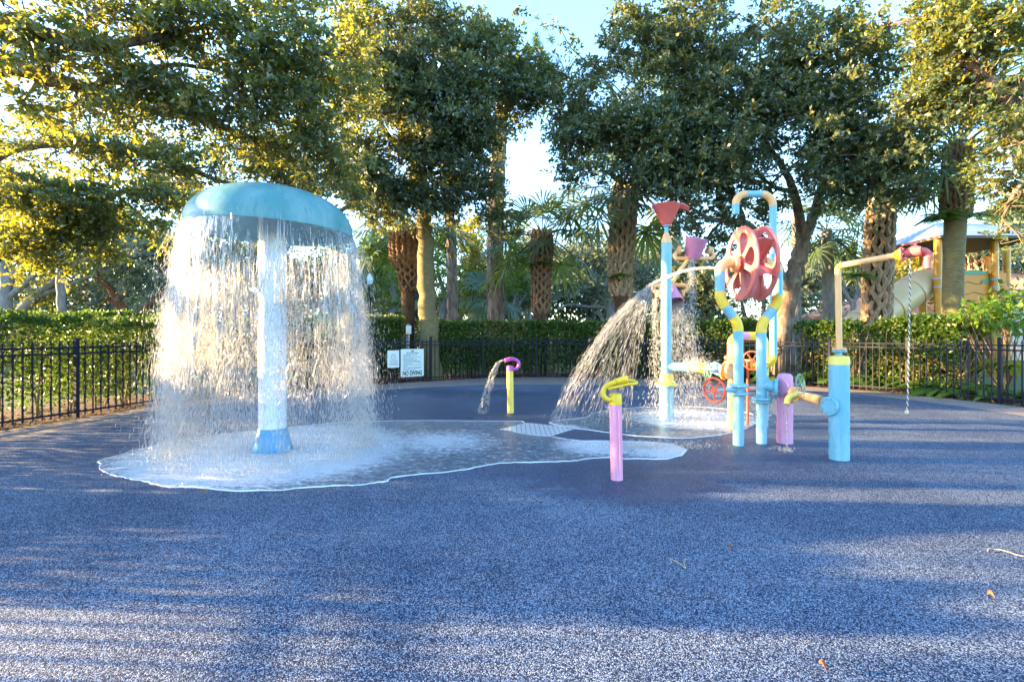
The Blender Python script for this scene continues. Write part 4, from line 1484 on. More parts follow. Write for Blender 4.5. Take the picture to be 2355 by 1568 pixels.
for k in order[:100]:
    mesh_obj('picket', pick_me, None, picks[k][0], picks[k][1], fence)
pv = np.array([v.co[:] for v in pick_me.vertices]); pf = np.array([p.vertices[:] for p in pick_me.polygons if len(p.vertices) == 4])
Vs, Fs = [], []
for j, k in enumerate(order[100:]):
    q, a = picks[k]
    R3 = np.array(Matrix.Rotation(a, 3, 'Z'))
    Vs.append(pv @ R3.T + np.array(q)); Fs.append(pf + j * len(pv))
o = np_mesh('pickets', np.concatenate(Vs), np.concatenate(Fs), M['black'], fence)
o['kind'] = 'stuff'


# ------------------------------------------------------------------ plants: helpers
_WK = RNG.normal(size=(14, 3)) * np.array([2.6, 2.6, 3.6])
_WP = RNG.random(14) * 6.28


def clumpy(P, s=1.0):
    """A lumpy field in space: foliage gathers where it is high and leaves gaps where it is low."""
    return np.sin(P @ _WK.T * s + _WP).sum(1) / 2.65


def blob_clusters(blobs, dens, gap=-.25, s=1.0):
    C = []
    for (c, r, w) in blobs:
        n = max(4, int(dens * r[0] * r[2] * PI * w * 1.75))
        q = RNG.normal(size=(n, 3)) * .56
        q = q[np.linalg.norm(q, axis=1) < 1.45]
        p = np.array(c) + q * np.array(r)
        k = clumpy(p, s) > gap + RNG.normal(0, .35, len(p))
        C.append(p[k] if k.sum() > 2 else p[:3])
    return C


def leaf_cloud(C, per, crad, L, Wd, up=.35, droop=-.12, flat=.6, nt=6):
    """Leaves set along short twiglets that radiate from every cluster centre."""
    m = len(C) * nt
    k = max(2, per // nt)
    cc = np.repeat(C, nt, 0)
    main = np.repeat(rdir(len(C)), nt, 0)
    td = RNG.normal(size=(m, 3)) + main * .9
    td[:, 2] = td[:, 2] * flat + .12
    td = unit(td)
    tl = crad * RNG.uniform(.7, 1.7, m)
    n = m * k
    t = np.tile(np.linspace(.15, 1.0, k), m) + RNG.normal(0, .05, n)
    tdn = np.repeat(td, k, 0)
    P = np.repeat(cc, k, 0) + tdn * (np.repeat(tl, k) * t)[:, None] + RNG.normal(0, .012, (n, 3))
    P[:, 2] -= (np.repeat(tl, k) * t) ** 2 * .35
    D = unit(RNG.normal(size=(n, 3)) * .75 + tdn * 1.0 + np.array([0, 0, droop]))
    N = rdir(n, up * 2.4)
    V, F = leaves(P, D, N, L * RNG.uniform(.65, 1.25, n), Wd * RNG.uniform(.75, 1.2, n))
    ct = np.repeat(RNG.normal(0, .13, len(C)), nt * k) + np.repeat(RNG.normal(0, .09, m), k)
    T = np.clip(RNG.beta(2.4, 2.4, n) + ct, 0, 1)
    return V, F, T


def tree(name, label, cat, base, limbs, blobs, leaf, bark_m, dens=24, per=64, crad=.30, L=.08, Wd=.042, group=None, twigs=10, up=.35, limb_n=10, twig_r=.012, gap=-.25, gs=1.0):
    """limbs: [(points, r0, r1)]; blobs: [(centre, (rx, ry, rz), weight)]"""
    t = thing(name, label, cat, base, group)
    mb = MB(); samples = []
    for pts, r0, r1 in limbs:
        P = smooth_path(pts, 6)
        n = len(P)
        P = [p + Vector(RNG.normal(0, r1 * .12, 3)) if 0 < i < n - 1 else p for i, p in enumerate(P)]
        rad = [r0 + (r1 - r0) * (i / (n - 1)) ** .8 for i in range(n)]
        mb.tube(P, rad, limb_n)
        samples += [(p, rad[i]) for i, p in enumerate(P) if i > n * .35]
    CL = blob_clusters(blobs, dens, gap, gs)
    if samples and twigs:
        S = np.array([list(p) for p, r in samples]); SR = np.array([r for p, r in samples])
        for (c, r, w), cl in zip(blobs, CL):
            c = Vector(c)
            dist = np.linalg.norm(S - np.array(c), axis=1)
            k = int(np.argmin(dist))
            if dist[k] < 4.2:
                a = Vector(S[k]); mid = a.lerp(c, .5) + Vector(RNG.normal(0, .12 * dist[k], 3))
                r0 = min(SR[k] * .7, .02 + .012 * dist[k])
                pth = smooth_path([a, mid, c], 5)
                mb.tube(pth, [r0 + (twig_r - r0) * i / (len(pth) - 1) for i in range(len(pth))], 6, caps=False)
            for q in cl[RNG.permutation(len(cl))[:twigs]]:
                e = Vector(q)
                s = c.lerp(e, RNG.uniform(.0, .3)) if RNG.random() < .7 else c
                mid = s.lerp(e, .5) + Vector(RNG.normal(0, .09, 3))
                mb.tube(smooth_path([s, mid, e], 3), [twig_r, twig_r * .8, twig_r * .65, twig_r * .5, twig_r * .4, twig_r * .35, twig_r * .3][:7], 4, caps=False)
    if mb.v:
        mb.build('trunk', bark_m, t, angle=70)
    V, F, T = leaf_cloud(np.concatenate(CL), per, crad, L, Wd, up)
    np_mesh('crown', V, F, leaf, t, T)
    return t


def PB(lst, rz=.8):
    """Crown masses read off the photograph: (x, y, half width, half height, depth[, weight]) -> places in metres."""
    out = []
    for e in lst:
        px, py, rx, ry, d = e[:5]
        w = e[5] if len(e) > 5 else 1.0
        s = d / FPX
        out.append((tuple(W(px, py, d)), (rx * s, rz, ry * s), w))
    return out


def Wp(*a):
    return [W(*p) for p in a]


# ------------------------------------------------------------------ the near oak, leaning in from the left
ob = Vector((-9.0, 4.1, -.03))
NEAR = [(60, 60, 95, 70, 5.7), (200, 40, 110, 60, 5.9), (330, 60, 100, 70, 6.0), (470, 50, 110, 70, 6.2), (600, 70, 110, 80, 6.4), (720, 110, 90, 110, 6.8), (800, 120, 62, 120, 7.4),
        (110, 150, 100, 60, 5.9, .7), (260, 160, 100, 70, 6.2, .8), (400, 165, 100, 75, 6.3), (540, 190, 110, 80, 6.6), (660, 230, 90, 90, 7.0), (470, 270, 100, 60, 7.0), (330, 255, 90, 55, 6.8, .8),
        (180, 240, 90, 50, 6.5, .7), (50, 240, 80, 60, 6.3, .7), (570, 310, 90, 60, 7.3), (690, 330, 80, 70, 7.6), (760, 360, 70, 80, 8.0), (780, 250, 50, 70, 7.8)]
MIDL = [(60, 330, 90, 50, 8.3, .8), (160, 350, 100, 50, 8.4, .7), (270, 340, 100, 50, 8.6, .7), (380, 350, 90, 50, 8.8, .7), (490, 385, 90, 45, 9.0), (610, 390, 90, 40, 9.1), (710, 420, 75, 45, 9.2), (640, 340, 90, 50, 8.9, .8), (800, 430, 55, 45, 9.6, .8)]
tree('oak_tree', 'live oak whose boughs reach in over the mushroom shower from the upper left', 'tree', ob,
     [([ob, ob + Vector((.1, .2, 1.4)), ob + Vector((.4, .6, 2.6))], .38, .28),
      ([ob + Vector((.4, .6, 2.6)), (-7.6, 5.2, 3.8), *Wp((-10, 68, 5.7), (110, 82, 5.7), (200, 108, 5.9), (330, 92, 6.1), (480, 60, 6.5))], .15, .03),
      ([ob + Vector((.4, .6, 2.6)), (-7.8, 5.6, 3.5), *Wp((-20, 160, 6.2), (110, 182, 6.3), (200, 205, 6.5), (350, 255, 7.0), (470, 275, 7.4), (600, 330, 8.0))], .16, .03),
      ([ob + Vector((.3, .5, 2.2)), (-8.2, 7.2, 3.4), *Wp((20, 345, 8.6), (150, 330, 8.7), (270, 345, 8.9), (400, 375, 9.1), (520, 420, 9.4), (640, 425, 9.6))], .13, .025),
      ([*Wp((310, 100, 6.1), (345, 60, 6.0), (365, 25, 6.0))], .035, .012),
      ([*Wp((200, 205, 6.5), (290, 170, 6.3), (420, 150, 6.4), (560, 180, 6.8))], .05, .015)],
     PB(NEAR, .75) + PB(MIDL, .9), M['leaf_oak'], M['bark_oak'], dens=50, per=60, crad=.22, L=.080, Wd=.039, gs=1.5, gap=-.45, twigs=22, twig_r=.010)
# the sunlit oak behind it
lb = W(-60, 872, 13.2); lb.z = -.03
LOW = [(40, 430, 90, 50, 10.5), (130, 440, 90, 45, 10.6), (230, 450, 90, 45, 10.8, .8), (330, 430, 80, 45, 11.0, .8), (400, 470, 70, 40, 11.5, .7), (60, 510, 90, 50, 10.8), (160, 520, 90, 45, 11.0), (260, 520, 70, 40, 11.5, .8),
       (80, 580, 80, 40, 11.2), (20, 600, 60, 40, 11.0), (180, 570, 60, 35, 11.5, .7), (340, 510, 60, 35, 12.0, .7)]
tree('oak_tree', 'golden sunlit oak hanging low at the far left above the trimmed hedge', 'tree', lb,
     [([lb, W(-40, 700, 13.2), W(-20, 600, 13), W(40, 500, 12), W(130, 440, 11.3)], .26, .05), ([W(-20, 600, 13), W(60, 540, 11.8), W(200, 470, 11.2), W(330, 430, 11.2), W(470, 420, 11.6)], .14, .03)],
     PB(LOW, 1.0), M['leaf_oak'], M['bark_oak'], dens=32, per=60, crad=.26, L=.10, Wd=.056, twigs=12, gap=-.5)

# ------------------------------------------------------------------ centre oak on its smooth trunk
cb = W(994, 872, 14.9); cb.z = -.03
CEN = [(870, 60, 70, 70, 12.5, .7), (940, 50, 60, 55, 13, .55), (890, 170, 90, 70, 12.5), (990, 150, 90, 60, 13), (1080, 120, 70, 50, 13.5), (1130, 190, 90, 60, 13.5), (1050, 210, 90, 60, 13), (960, 240, 90, 60, 12.8),
       (1200, 215, 60, 50, 13.8, .9), (1150, 110, 50, 50, 13.8, .7), (880, 270, 80, 60, 12.5), (1030, 290, 90, 55, 13), (1120, 270, 70, 40, 13.5, .8), (940, 330, 90, 60, 13), (860, 360, 70, 70, 12.6), (1040, 370, 70, 60, 13.4, .9),
       (970, 410, 80, 55, 13.5), (870, 440, 60, 60, 12.8, .9), (920, 480, 60, 40, 13.5, .8), (1020, 470, 50, 40, 14, .8), (1105, 350, 45, 50, 13.8, .8), (1130, 430, 35, 50, 14, .6), (800, 300, 60, 70, 12, .9), (830, 190, 50, 60, 12, .8), (1250, 190, 30, 50, 14, .5), (1150, 500, 50, 40, 14.5, .5), (1060, 430, 40, 40, 14, .7), (820, 400, 60, 50, 12.4, .8), (1010, 60, 60, 50, 13.2, .6), (1090, 60, 40, 40, 13.6, .5)]
tree('oak_tree', 'dark rounded oak in the middle, on a smooth pale trunk by the fence', 'tree', cb,
     [([cb, W(986, 760, 14.9), W(980, 640, 14.9), W(977, 540, 14.8), W(971, 460, 14.6), W(962, 370, 14.2)], .30, .19),
      ([W(966, 400, 14.3), W(935, 350, 13.8), W(890, 310, 13.2), W(850, 230, 12.8)], .14, .05), ([W(964, 380, 14.2), W(1010, 310, 13.8), W(1080, 250, 13.6), W(1160, 215, 13.8)], .13, .05),
      ([W(962, 372, 14.2), W(975, 280, 13.6), W(1010, 180, 13.3), W(1080, 110, 13.5)], .14, .04), ([W(968, 440, 14.5), W(920, 420, 13.6), W(860, 440, 13), W(775, 490, 12.2)], .12, .05),
      ([W(967, 410, 14.3), W(1020, 390, 14), W(1060, 350, 13.8)], .09, .03)],
     PB(CEN, 1.0), M['leaf_dark'], M['bark_smooth'], dens=38, per=66, crad=.30, L=.105, Wd=.060, twigs=12, gap=-.6, twig_r=.016)

# ------------------------------------------------------------------ right-hand oak with the forked trunk
rb_ = W(1787, 876, 13.9); rb_.z = -.03
RGT = [(1350, 230, 60, 60, 13, .7), (1320, 320, 60, 50, 13, .8), (1400, 300, 80, 60, 12.8), (1480, 290, 80, 60, 12.6), (1440, 370, 90, 45, 12.8), (1530, 370, 90, 55, 12.6), (1340, 390, 50, 30, 13.2, .8), (1500, 430, 80, 35, 12.8, .8), (1590, 440, 60, 40, 12.8, .8),
       (1560, 60, 70, 60, 12.4, .8), (1490, 90, 60, 70, 12.6, .8), (1580, 160, 80, 60, 12.4, .9), (1640, 240, 80, 70, 12.2), (1570, 290, 70, 60, 12.4), (1680, 120, 60, 80, 12.2, .6), (1700, 330, 90, 70, 12.0), (1620, 380, 70, 50, 12.4), (1740, 60, 50, 60, 12.2, .5),
       (1760, 230, 80, 70, 12.0), (1850, 160, 80, 70, 12.0, .9), (1840, 270, 90, 70, 11.8), (1790, 400, 60, 40, 12.4, .7), (1900, 360, 90, 60, 11.6), (1980, 300, 90, 70, 11.4), (1930, 210, 80, 70, 11.6), (1900, 80, 70, 60, 12, .6), (1970, 120, 70, 60, 11.8, .7),
       (2050, 370, 80, 60, 11.3), (1960, 430, 70, 50, 11.8), (2060, 270, 80, 70, 11.2), (2110, 430, 60, 40, 11.6, .8), (1870, 30, 60, 40, 12.2, .5), (1310, 110, 25, 45, 13.6, .45), (1370, 160, 40, 40, 13.4, .5), (1290, 270, 30, 60, 13.4, .6), (1640, 20, 60, 30, 12.4, .5), (2020, 180, 60, 60, 11.6, .8), (1600, 500, 60, 35, 13, .6), (1660, 540, 50, 35, 13.2, .5), (1680, 450, 50, 40, 13, .6), (1640, 590, 30, 30, 13.5, .4), (1760, 480, 40, 50, 13.4, .4), (1420, 100, 50, 60, 13, .5), (1300, 170, 40, 60, 13.5, .5), (1440, 200, 50, 50, 13, .5), (1800, 100, 60, 60, 12.2, .5)]
fk = W(1845, 560, 13.9)
tree('oak_tree', 'broad oak on the right with a dark trunk forking behind the red water wheel', 'tree', rb_,
     [([rb_, W(1794, 790, 13.9), W(1810, 690, 13.9), W(1831, 615, 13.9), fk], .27, .2),
      ([fk, W(1838, 500, 13.7), W(1824, 440, 13.5), W(1800, 385, 13.2), W(1750, 320, 12.8), W(1690, 230, 12.4)], .15, .05),
      ([fk, W(1868, 500, 13.8), W(1886, 440, 13.5), W(1900, 370, 13), W(1890, 280, 12.6), W(1920, 180, 12.2)], .16, .05),
      ([W(1886, 440, 13.5), W(1950, 390, 12.8), W(2040, 330, 12)], .09, .04), ([W(1824, 440, 13.5), W(1780, 430, 13), W(1720, 380, 12.6)], .08, .03),
      ([W(1812, 680, 13.9), W(1780, 590, 13.6), W(1740, 535, 13.3), W(1708, 510, 13.1), W(1640, 506, 12.9), W(1610, 492, 12.9), W(1575, 470, 12.9)], .12, .03),
      ([W(1708, 510, 13.1), W(1700, 480, 13), W(1660, 430, 12.8), W(1600, 370, 12.7), W(1500, 330, 12.8)], .08, .03)],
     PB(RGT, 1.0), M['leaf_dark'], M['bark_oak'], dens=38, per=66, crad=.29, L=.102, Wd=.058, twigs=12, gap=-.6, twig_r=.015)
# the tree that closes the right edge
eb = Vector((12.4, 9.0, -.03))
EDG = [(2120, 60, 90, 70, 9.8, .8), (2220, 50, 90, 70, 9.4), (2320, 60, 80, 80, 9.0), (2160, 160, 90, 70, 9.8), (2270, 170, 90, 80, 9.3), (2345, 200, 60, 80, 9.0), (2090, 230, 60, 60, 10.2, .8), (2130, 250, 60, 50, 10.2, .8),
       (2290, 280, 80, 60, 9.6, .9), (2345, 330, 60, 80, 9.2), (2300, 390, 60, 50, 9.8, .8), (2345, 450, 50, 60, 9.4), (2310, 480, 50, 50, 9.8, .9), (2340, 540, 40, 40, 9.6), (2295, 545, 30, 25, 10, .8), (2040, 60, 60, 60, 10.4, .7)]
tree('oak_tree', 'dense glossy tree filling the upper right corner above the play tower', 'tree', eb,
     [([eb, eb + Vector((0, 0, 2)), W(2420, 380, 9.6), W(2340, 260, 9.4), W(2260, 170, 9.4), W(2150, 110, 9.8)], .3, .06), ([W(2420, 380, 9.6), W(2350, 420, 9.5), W(2310, 490, 9.8)], .09, .03)],
     PB(EDG, .9), M['leaf_oak'], M['bark_oak'], dens=34, per=60, crad=.25, L=.092, Wd=.054, twigs=12)
# added unseen tree beyond the left edge, crown gaps shaped to dapple the near rubber
sb_ = Vector((-13.5, 1.2, -.03))
tree('oak_tree', 'unseen oak added outside the left edge to shade the near rubber floor', 'tree', sb_, [([sb_, sb_ + Vector((.2, .3, 2)), sb_ + Vector((.1, .8, 4))], .3, .2)],
     [((-12.8, y, z), (1.3, .9, .75), 1.0) for y, z in ((-2.2, 2.6), (-1.0, 3.4), (.2, 2.4), (.6, 3.8), (1.5, 2.9), (2.2, 4.2), (1.3, 1.7), (2.7, 3.3), (3.0, 4.2), (-1.2, 1.9), (1.2, 1.9), (2.8, 4.4), (1.6, 4.6), (-.4, 4.8))],
     M['leaf_oak'], M['bark_oak'], dens=14, per=48, crad=.36, L=.12, Wd=.07, twigs=3)


# ------------------------------------------------------------------ pines
def pine(label, base, path, r0, r1, blobs, per=40, dens=15, needle=.26, wid=.020, cat='tree'):
    t = thing('pine_tree', label, cat, base)
    mb = MB()
    P = smooth_path(path, 7)
    n = len(P)
    mb.tube([p + Vector((RNG.normal(0, .012), RNG.normal(0, .012), 0)) for p in P], [r0 + (r1 - r0) * i / (n - 1) for i in range(n)], 14)
    for i in range(n - 1):                      # bark plates
        for k in range(12):
            if RNG.random() < .75:
                th = RNG.random() * 2 * PI; rr = r0 + (r1 - r0) * i / (n - 1)
                c = P[i].lerp(P[i + 1], RNG.random()) + Vector((math.cos(th), math.sin(th), 0)) * rr
                mb.box(c, (.03, RNG.uniform(.05, .12), RNG.uniform(.15, .4)), Matrix.Rotation(th, 3, 'Z'))
    CL = blob_clusters(blobs, dens)
    for (c, r, w), cl in zip(blobs, CL):
        a = P[int(np.argmin([(p - Vector(c)).length for p in P]))]
        if (a - Vector(c)).length < 7:
            pth = smooth_path([a, a.lerp(Vector(c), .5) + Vector((0, 0, .2)), c], 4)
            mb.tube(pth, [.06 - .04 * i / (len(pth) - 1) for i in range(len(pth))], 6, caps=False)
        for q in cl[:8]:
            mb.tube([c, Vector(c).lerp(Vector(q), .5) + Vector(RNG.normal(0, .08, 3)), q], [.02, .015, .008], 4, caps=False)
    mb.build('trunk', M['bark_pine'], t, angle=50)
    C = np.concatenate(CL)
    cc = np.repeat(C, per, 0); n = len(cc)
    D = unit(rdir(n) + np.repeat(rdir(len(C), .5), per, 0) * .8)
    V, F = leaves(cc, D, rdir(n), needle * RNG.uniform(.7, 1.2, n), wid, 0.0)
    np_mesh('crown', V, F, M['leaf_pine'], t, np.clip(RNG.beta(2, 2, n) + np.repeat(RNG.normal(0, .12, len(C)), per), 0, 1))
    return t


b = W(1142, 848, 18.5); b.z = -.06
pine('tall pine with thick grey plated bark in the gap right of the smooth trunk', b, [b, W(1140, 700, 18.5), W(1138, 560, 18.5), W(1142, 430, 18.5), W(1150, 300, 18.5), W(1165, 150, 18.5)], .34, .22,
     PB([(1110, 60, 50, 40, 18.5), (1180, 80, 60, 40, 18.5), (1230, 110, 60, 50, 18.5), (1270, 150, 45, 50, 18.5), (1210, 180, 50, 40, 18.5), (1260, 220, 40, 30, 18.5, .7), (1100, 110, 40, 40, 18.5), (870, 110, 20, 30, 19, .6)], .9))
b = W(1042, 842, 20.5); b.z = -.06
pine('slimmer reddish pine trunk between the smooth trunk and the thick pine', b, [b, W(1040, 700, 20.5), W(1037, 560, 20.5), W(1030, 450, 20.5), W(1022, 330, 20.5)], .23, .16,
     PB([(1040, 400, 30, 40, 21, .8), (1000, 360, 40, 30, 21, .6), (1060, 540, 40, 30, 24, .5)], .9))
for label, b, path, bl in (
        ('soft green pine left of the shaggy palm, behind the left street lamp', W(890, 812, 31), [(880, 700), (884, 600), (886, 520)], [(850, 600, 45, 30), (890, 560, 40, 30), (870, 650, 50, 25), (905, 620, 40, 30), (930, 600, 30, 30), (845, 540, 30, 25), (860, 690, 40, 25), (905, 690, 35, 25)]),
        ('yellow sunlit pine in the gap between the two pine trunks', W(1090, 810, 34), [(1090, 700), (1092, 620), (1090, 540)], [(1075, 560, 35, 25), (1105, 590, 30, 22), (1070, 610, 35, 25), (1100, 640, 28, 20), (1085, 530, 28, 20)]),
        ('small pale pine right of the thick pine trunk', W(1185, 808, 37), [(1185, 700), (1186, 640), (1186, 590)], [(1180, 600, 30, 20), (1200, 630, 30, 20), (1170, 640, 25, 20)])):
    b.z = -.06
    d = b.y
    pine(label, b, [b] + [W(x, y, d) for x, y in path], .18, .08, PB([(*e, d) for e in bl], 1.2), per=34, dens=9, needle=.44, wid=.036)


# ------------------------------------------------------------------ palms
def fan_fronds(c, n, R, pet, lo, hi, seg=24, wid=.045, droop=.35):
    """Fan fronds round the crown c: petiole plus a folded fan of ribbons."""
    Vs, Fs, Ts, o = [], [], [], 0
    stems = MB()
    for k in range(n):
        az = 2 * PI * (k * .381966) + RNG.normal(0, .15); el = lo + (hi - lo) * RNG.random()
        d = np.array([math.cos(az) * math.cos(el), math.sin(az) * math.cos(el), math.sin(el)])
        pl = pet * RNG.uniform(.75, 1.2)
        tip = np.array(c) + d * pl + np.array([0, 0, -droop * .3 * pl * math.cos(el)])
        mid = np.array(c) + d * pl * .5 + np.array([0, 0, .03])
        stems.tube([Vector(c), Vector(mid), Vector(tip)], [.022, .018, .012], 5, caps=False)
        fd = unit((tip - mid)[None])[0]
        s = np.cross(fd, [0, 0, 1.0]); s /= max(np.linalg.norm(s), 1e-6)
        nn = np.cross(s, fd)
        rr = R * RNG.uniform(.8, 1.1); tint = np.clip(.4 + RNG.normal(0, .22) + (.3 if el < -.3 else 0), 0, 1)
        for j in range(seg):
            a = (j / (seg - 1) - .5) * 2 * 2.15
            dd = fd * math.cos(a) + s * math.sin(a) + RNG.normal(0, .05, 3)
            l = rr * (.72 + .28 * math.cos(a * .6)) * RNG.uniform(.9, 1.05)
            p0 = tip
            p1 = tip + dd * l * .55 + nn * (.05 * rr) - np.array([0, 0, droop * l * .10])
            p2 = tip + dd * l * .80 - np.array([0, 0, droop * l * .28])
            p3 = tip + dd * l - np.array([0, 0, droop * l * .62])
            w = np.cross(dd, nn); w /= max(np.linalg.norm(w), 1e-6)
            wv = w * wid * rr / .8 * .5
            Vs.append(np.stack([p0 - wv * .25, p0 + wv * .25, p1 - wv, p1 + wv, p2 - wv * .7, p2 + wv * .7, p3 - wv * .08, p3 + wv * .08]))
            Fs.append(np.array([[0, 1, 3, 2], [2, 3, 5, 4], [4, 5, 7, 6]]) + o); o += 8
            Ts += [tint + RNG.normal(0, .06)] * 3
    return np.concatenate(Vs), np.concatenate(Fs), np.clip(np.array(Ts), 0, 1), stems


def boots(mb, path, rads, f0, f1, size, step=.11, spread=.55, per=9):
    """Old leaf bases left on the trunk, crossing in a lattice."""
    P = smooth_path(path, 8)
    n = len(P)
    tot = sum((P[i + 1] - P[i]).length for i in range(n - 1))
    rows = int(tot * (f1 - f0) / step)
    for r in range(rows):
        q = (f0 + (f1 - f0) * r / max(rows - 1, 1)) * (n - 1)
        i = min(int(q), n - 2); c = P[i].lerp(P[i + 1], q - i)
        rad = np.interp(q / (n - 1), np.linspace(0, 1, len(rads)), rads)
        for k in range(per):
            th = 2 * PI * (k + .5 * (r % 2)) / per + RNG.normal(0, .05)
            out = Vector((math.cos(th), math.sin(th), 0)); side = Vector((-math.sin(th), math.cos(th), 0))
            for sg in (-1, 1):                  # split boot: two prongs of a V
                a = c + out * (rad * .93) + side * 0
                b = c + out * (rad + size * spread) + side * sg * (PI * rad / per) * .92 + Vector((0, 0, size * RNG.uniform(.8, 1.2)))
                m_ = a.lerp(b, .55) + out * size * .10
                mb.tube([a, m_, b], [size * .30, size * .27, size * .17], 5, mi=1)


def palm(label, base, path, rads, bark_m, n, R, pet, lo=-.7, hi=1.35, boot=None, crown_c=None, cat='palm tree', droop=.45, seg=24):
    t = thing('palm_tree', label, cat, base)
    P = smooth_path(path, 8)
    rr = [float(np.interp(i / (len(P) - 1), np.linspace(0, 1, len(rads)), rads)) for i in range(len(P))]
    mb = MB().tube(P, rr, 18)
    if boot:
        for args in boot:
            boots(mb, path, rads, *args)
    mb.build('trunk', [M['boot_dark'], bark_m] if boot and bark_m is not M['bark_smooth'] else [bark_m, M['boot_red']], t, angle=45)
    V, F, T, st = fan_fronds(crown_c or P[-1], n, R, pet, lo, hi, seg, droop=droop)
    st.build('frond_stems', M['leaf_palm'], t)
    np_mesh('crown', V, F, M['leaf_palm'], t, T)
    return t


def base_at(px, d):
    p = W(px, 768, d); p.z = -.05
    return p


b = base_at(938, 16.2)
palm('palm with a shaggy brown bulge of old boots, left of the smooth trunk', b, [b, W(938, 760, 16.2), W(938, 660, 16.2), W(935, 610, 16.2), W(933, 560, 16.2), W(931, 535, 16.2)], [.20, .20, .22, .36, .34, .18], M['boot_red'], 18, 1.2, 1.25,
     boot=[(.38, .60, .14, .13, .35, 7), (.58, .97, .26, .10, .62, 9)])
b = base_at(1244, 17.0)
palm('slim palm with green ferns growing on its brown trunk', b, [b, W(1243, 740, 17), W(1244, 650, 17), W(1245, 580, 17), W(1246, 540, 17)], [.22, .22, .24, .30, .22], M['boot_red'], 20, 1.2, 1.25, lo=-.9,
     boot=[(.30, .98, .19, .13, .45, 7)])
b = base_at(1438, 15.9)
palm('stout palm with rough brown boots left of the blue bucket tower', b, [b, W(1440, 760, 15.9), W(1426, 660, 15.9), W(1430, 570, 15.9), W(1434, 480, 15.9), W(1436, 440, 15.9)], [.30, .27, .24, .28, .29, .18], M['boot'], 24, 1.45, 1.7,
     boot=[(.36, .98, .26, .16, .42, 8)])
b = base_at(2016, 14.3)
palm('stout palm with a criss-cross lattice trunk behind the orange shower arm', b, [b, W(2015, 760, 14.3), W(2017, 660, 14.3), W(2022, 560, 14.3), W(2025, 490, 14.3), W(2026, 460, 14.3)], [.27, .27, .27, .27, .25, .16], M['boot'], 18, 1.25, 1.2,
     boot=[(.15, .98, .26, .17, .20, 7)])
b = base_at(2190, 12.6)
palm('palm with a smooth ringed trunk in front of the yellow play tower', b, [b, W(2190, 760, 12.6), W(2191, 640, 12.6), W(2195, 540, 12.6), W(2200, 440, 12.6), W(2204, 340, 12.6)], [.25, .22, .21, .22, .24, .2], M['bark_smooth'], 26, 1.2, 1.2,
     boot=[(.68, .99, .17, .10, .5, 10)])
b = base_at(2243, 21)
palm('pale lattice trunk of a palm glimpsed beneath the play tower roof', b, [b, W(2243, 700, 21), W(2243, 600, 21), W(2243, 540, 21)], [.5, .5, .52, .4], M['boot'], 14, 1.2, 1.2, boot=[(.3, .98, .26, .14, .4, 9)])
b = base_at(1126, 25)
palm('small silvery palm half hidden behind the thick pine trunk', b, [b, W(1125, 730, 25), W(1127, 690, 25)], [.25, .25, .2], M['bark_grey'], 22, 1.25, 1.1, lo=-.8)
b = base_at(392, 19)
palm('low fan palm half hidden at the left edge of the falling water', b, [b, W(392, 700, 19), W(394, 640, 19)], [.2, .2, .16], M['boot'], 18, 1.2, 1.0, lo=-1.0)
b = base_at(1535, 27)
palm('tall thin grey palm behind the red funnel with a sunlit yellow top', b, [b, W(1545, 600, 27), W(1548, 480, 27), W(1540, 330, 27), W(1525, 205, 27)], [.22, .2, .19, .17, .15], M['bark_grey'], 16, 1.5, 1.3, lo=-.5)
b = base_at(1905, 19)
palm('palm with drooping fronds between the forked oak and the lattice palm', b, [b, W(1905, 700, 19), W(1903, 600, 19), W(1900, 530, 19)], [.2, .2, .2, .18], M['bark_grey'], 24, 1.25, 1.1, lo=-1.1, hi=1.0)


# ------------------------------------------------------------------ far trees
def far_tree(label, base, limbs, blobs, bark_m, leaf, dens=12, per=48, crad=.55, L=.17, Wd=.10, twigs=6, name='oak_tree'):
    return tree(name, label, 'tree', base, limbs, blobs, leaf, bark_m, dens=dens, per=per, crad=crad, L=L, Wd=Wd, twigs=twigs, limb_n=8, twig_r=.02)


b = base_at(8, 16)
far_tree('pale grey oak forking at the left edge above the hedge', b,
         [([b, W(10, 720, 16), W(14, 660, 16), W(45, 620, 16), W(100, 585, 15.8)], .26, .07), ([W(14, 660, 16), W(8, 610, 16), W(4, 560, 16)], .16, .06), ([W(12, 690, 16), W(60, 650, 16), W(110, 610, 15.8)], .12, .05)],
         PB([(20, 560, 50, 40, 16, .8), (110, 580, 60, 40, 16, .8), (70, 620, 40, 30, 16.5, .6)], 1.2), M['bark_grey'], M['leaf_oak'], L=.12, Wd=.07, dens=11, crad=.45)
b = base_at(34, 17)
far_tree('leaning grey oak with a bright yellow low bough at far left', b, [([b, W(44, 735, 17), W(80, 685, 17), W(130, 645, 17), W(200, 600, 17)], .25, .07), ([W(80, 685, 17), W(150, 660, 17), W(220, 630, 17)], .1, .04)],
         PB([(105, 690, 35, 25, 17.5, 1.2), (130, 665, 35, 25, 17.5), (75, 650, 30, 25, 17.5), (220, 600, 50, 40, 17.5), (180, 640, 40, 30, 18, .7)], 1.1), M['bark_grey'], M['leaf_oak'], L=.12, Wd=.07, dens=13, crad=.42)
b = base_at(142, 14.2)
far_tree('slender pale grey tree with one bare side branch above the left hedge', b, [([b, W(142, 730, 14.2), W(139, 650, 14.2), W(137, 560, 14.2), W(140, 460, 14)], .12, .08), ([W(139, 640, 14.2), W(165, 615, 14.2), W(207, 578, 14.2)], .045, .012)],
         PB([(140, 490, 60, 30, 14, .8), (110, 460, 50, 30, 14, .7), (190, 480, 50, 30, 14, .7)], .9), M['bark_grey'], M['leaf_oak'], L=.09, Wd=.05, dens=16, crad=.3, name='slender_tree')
b = base_at(294, 18)
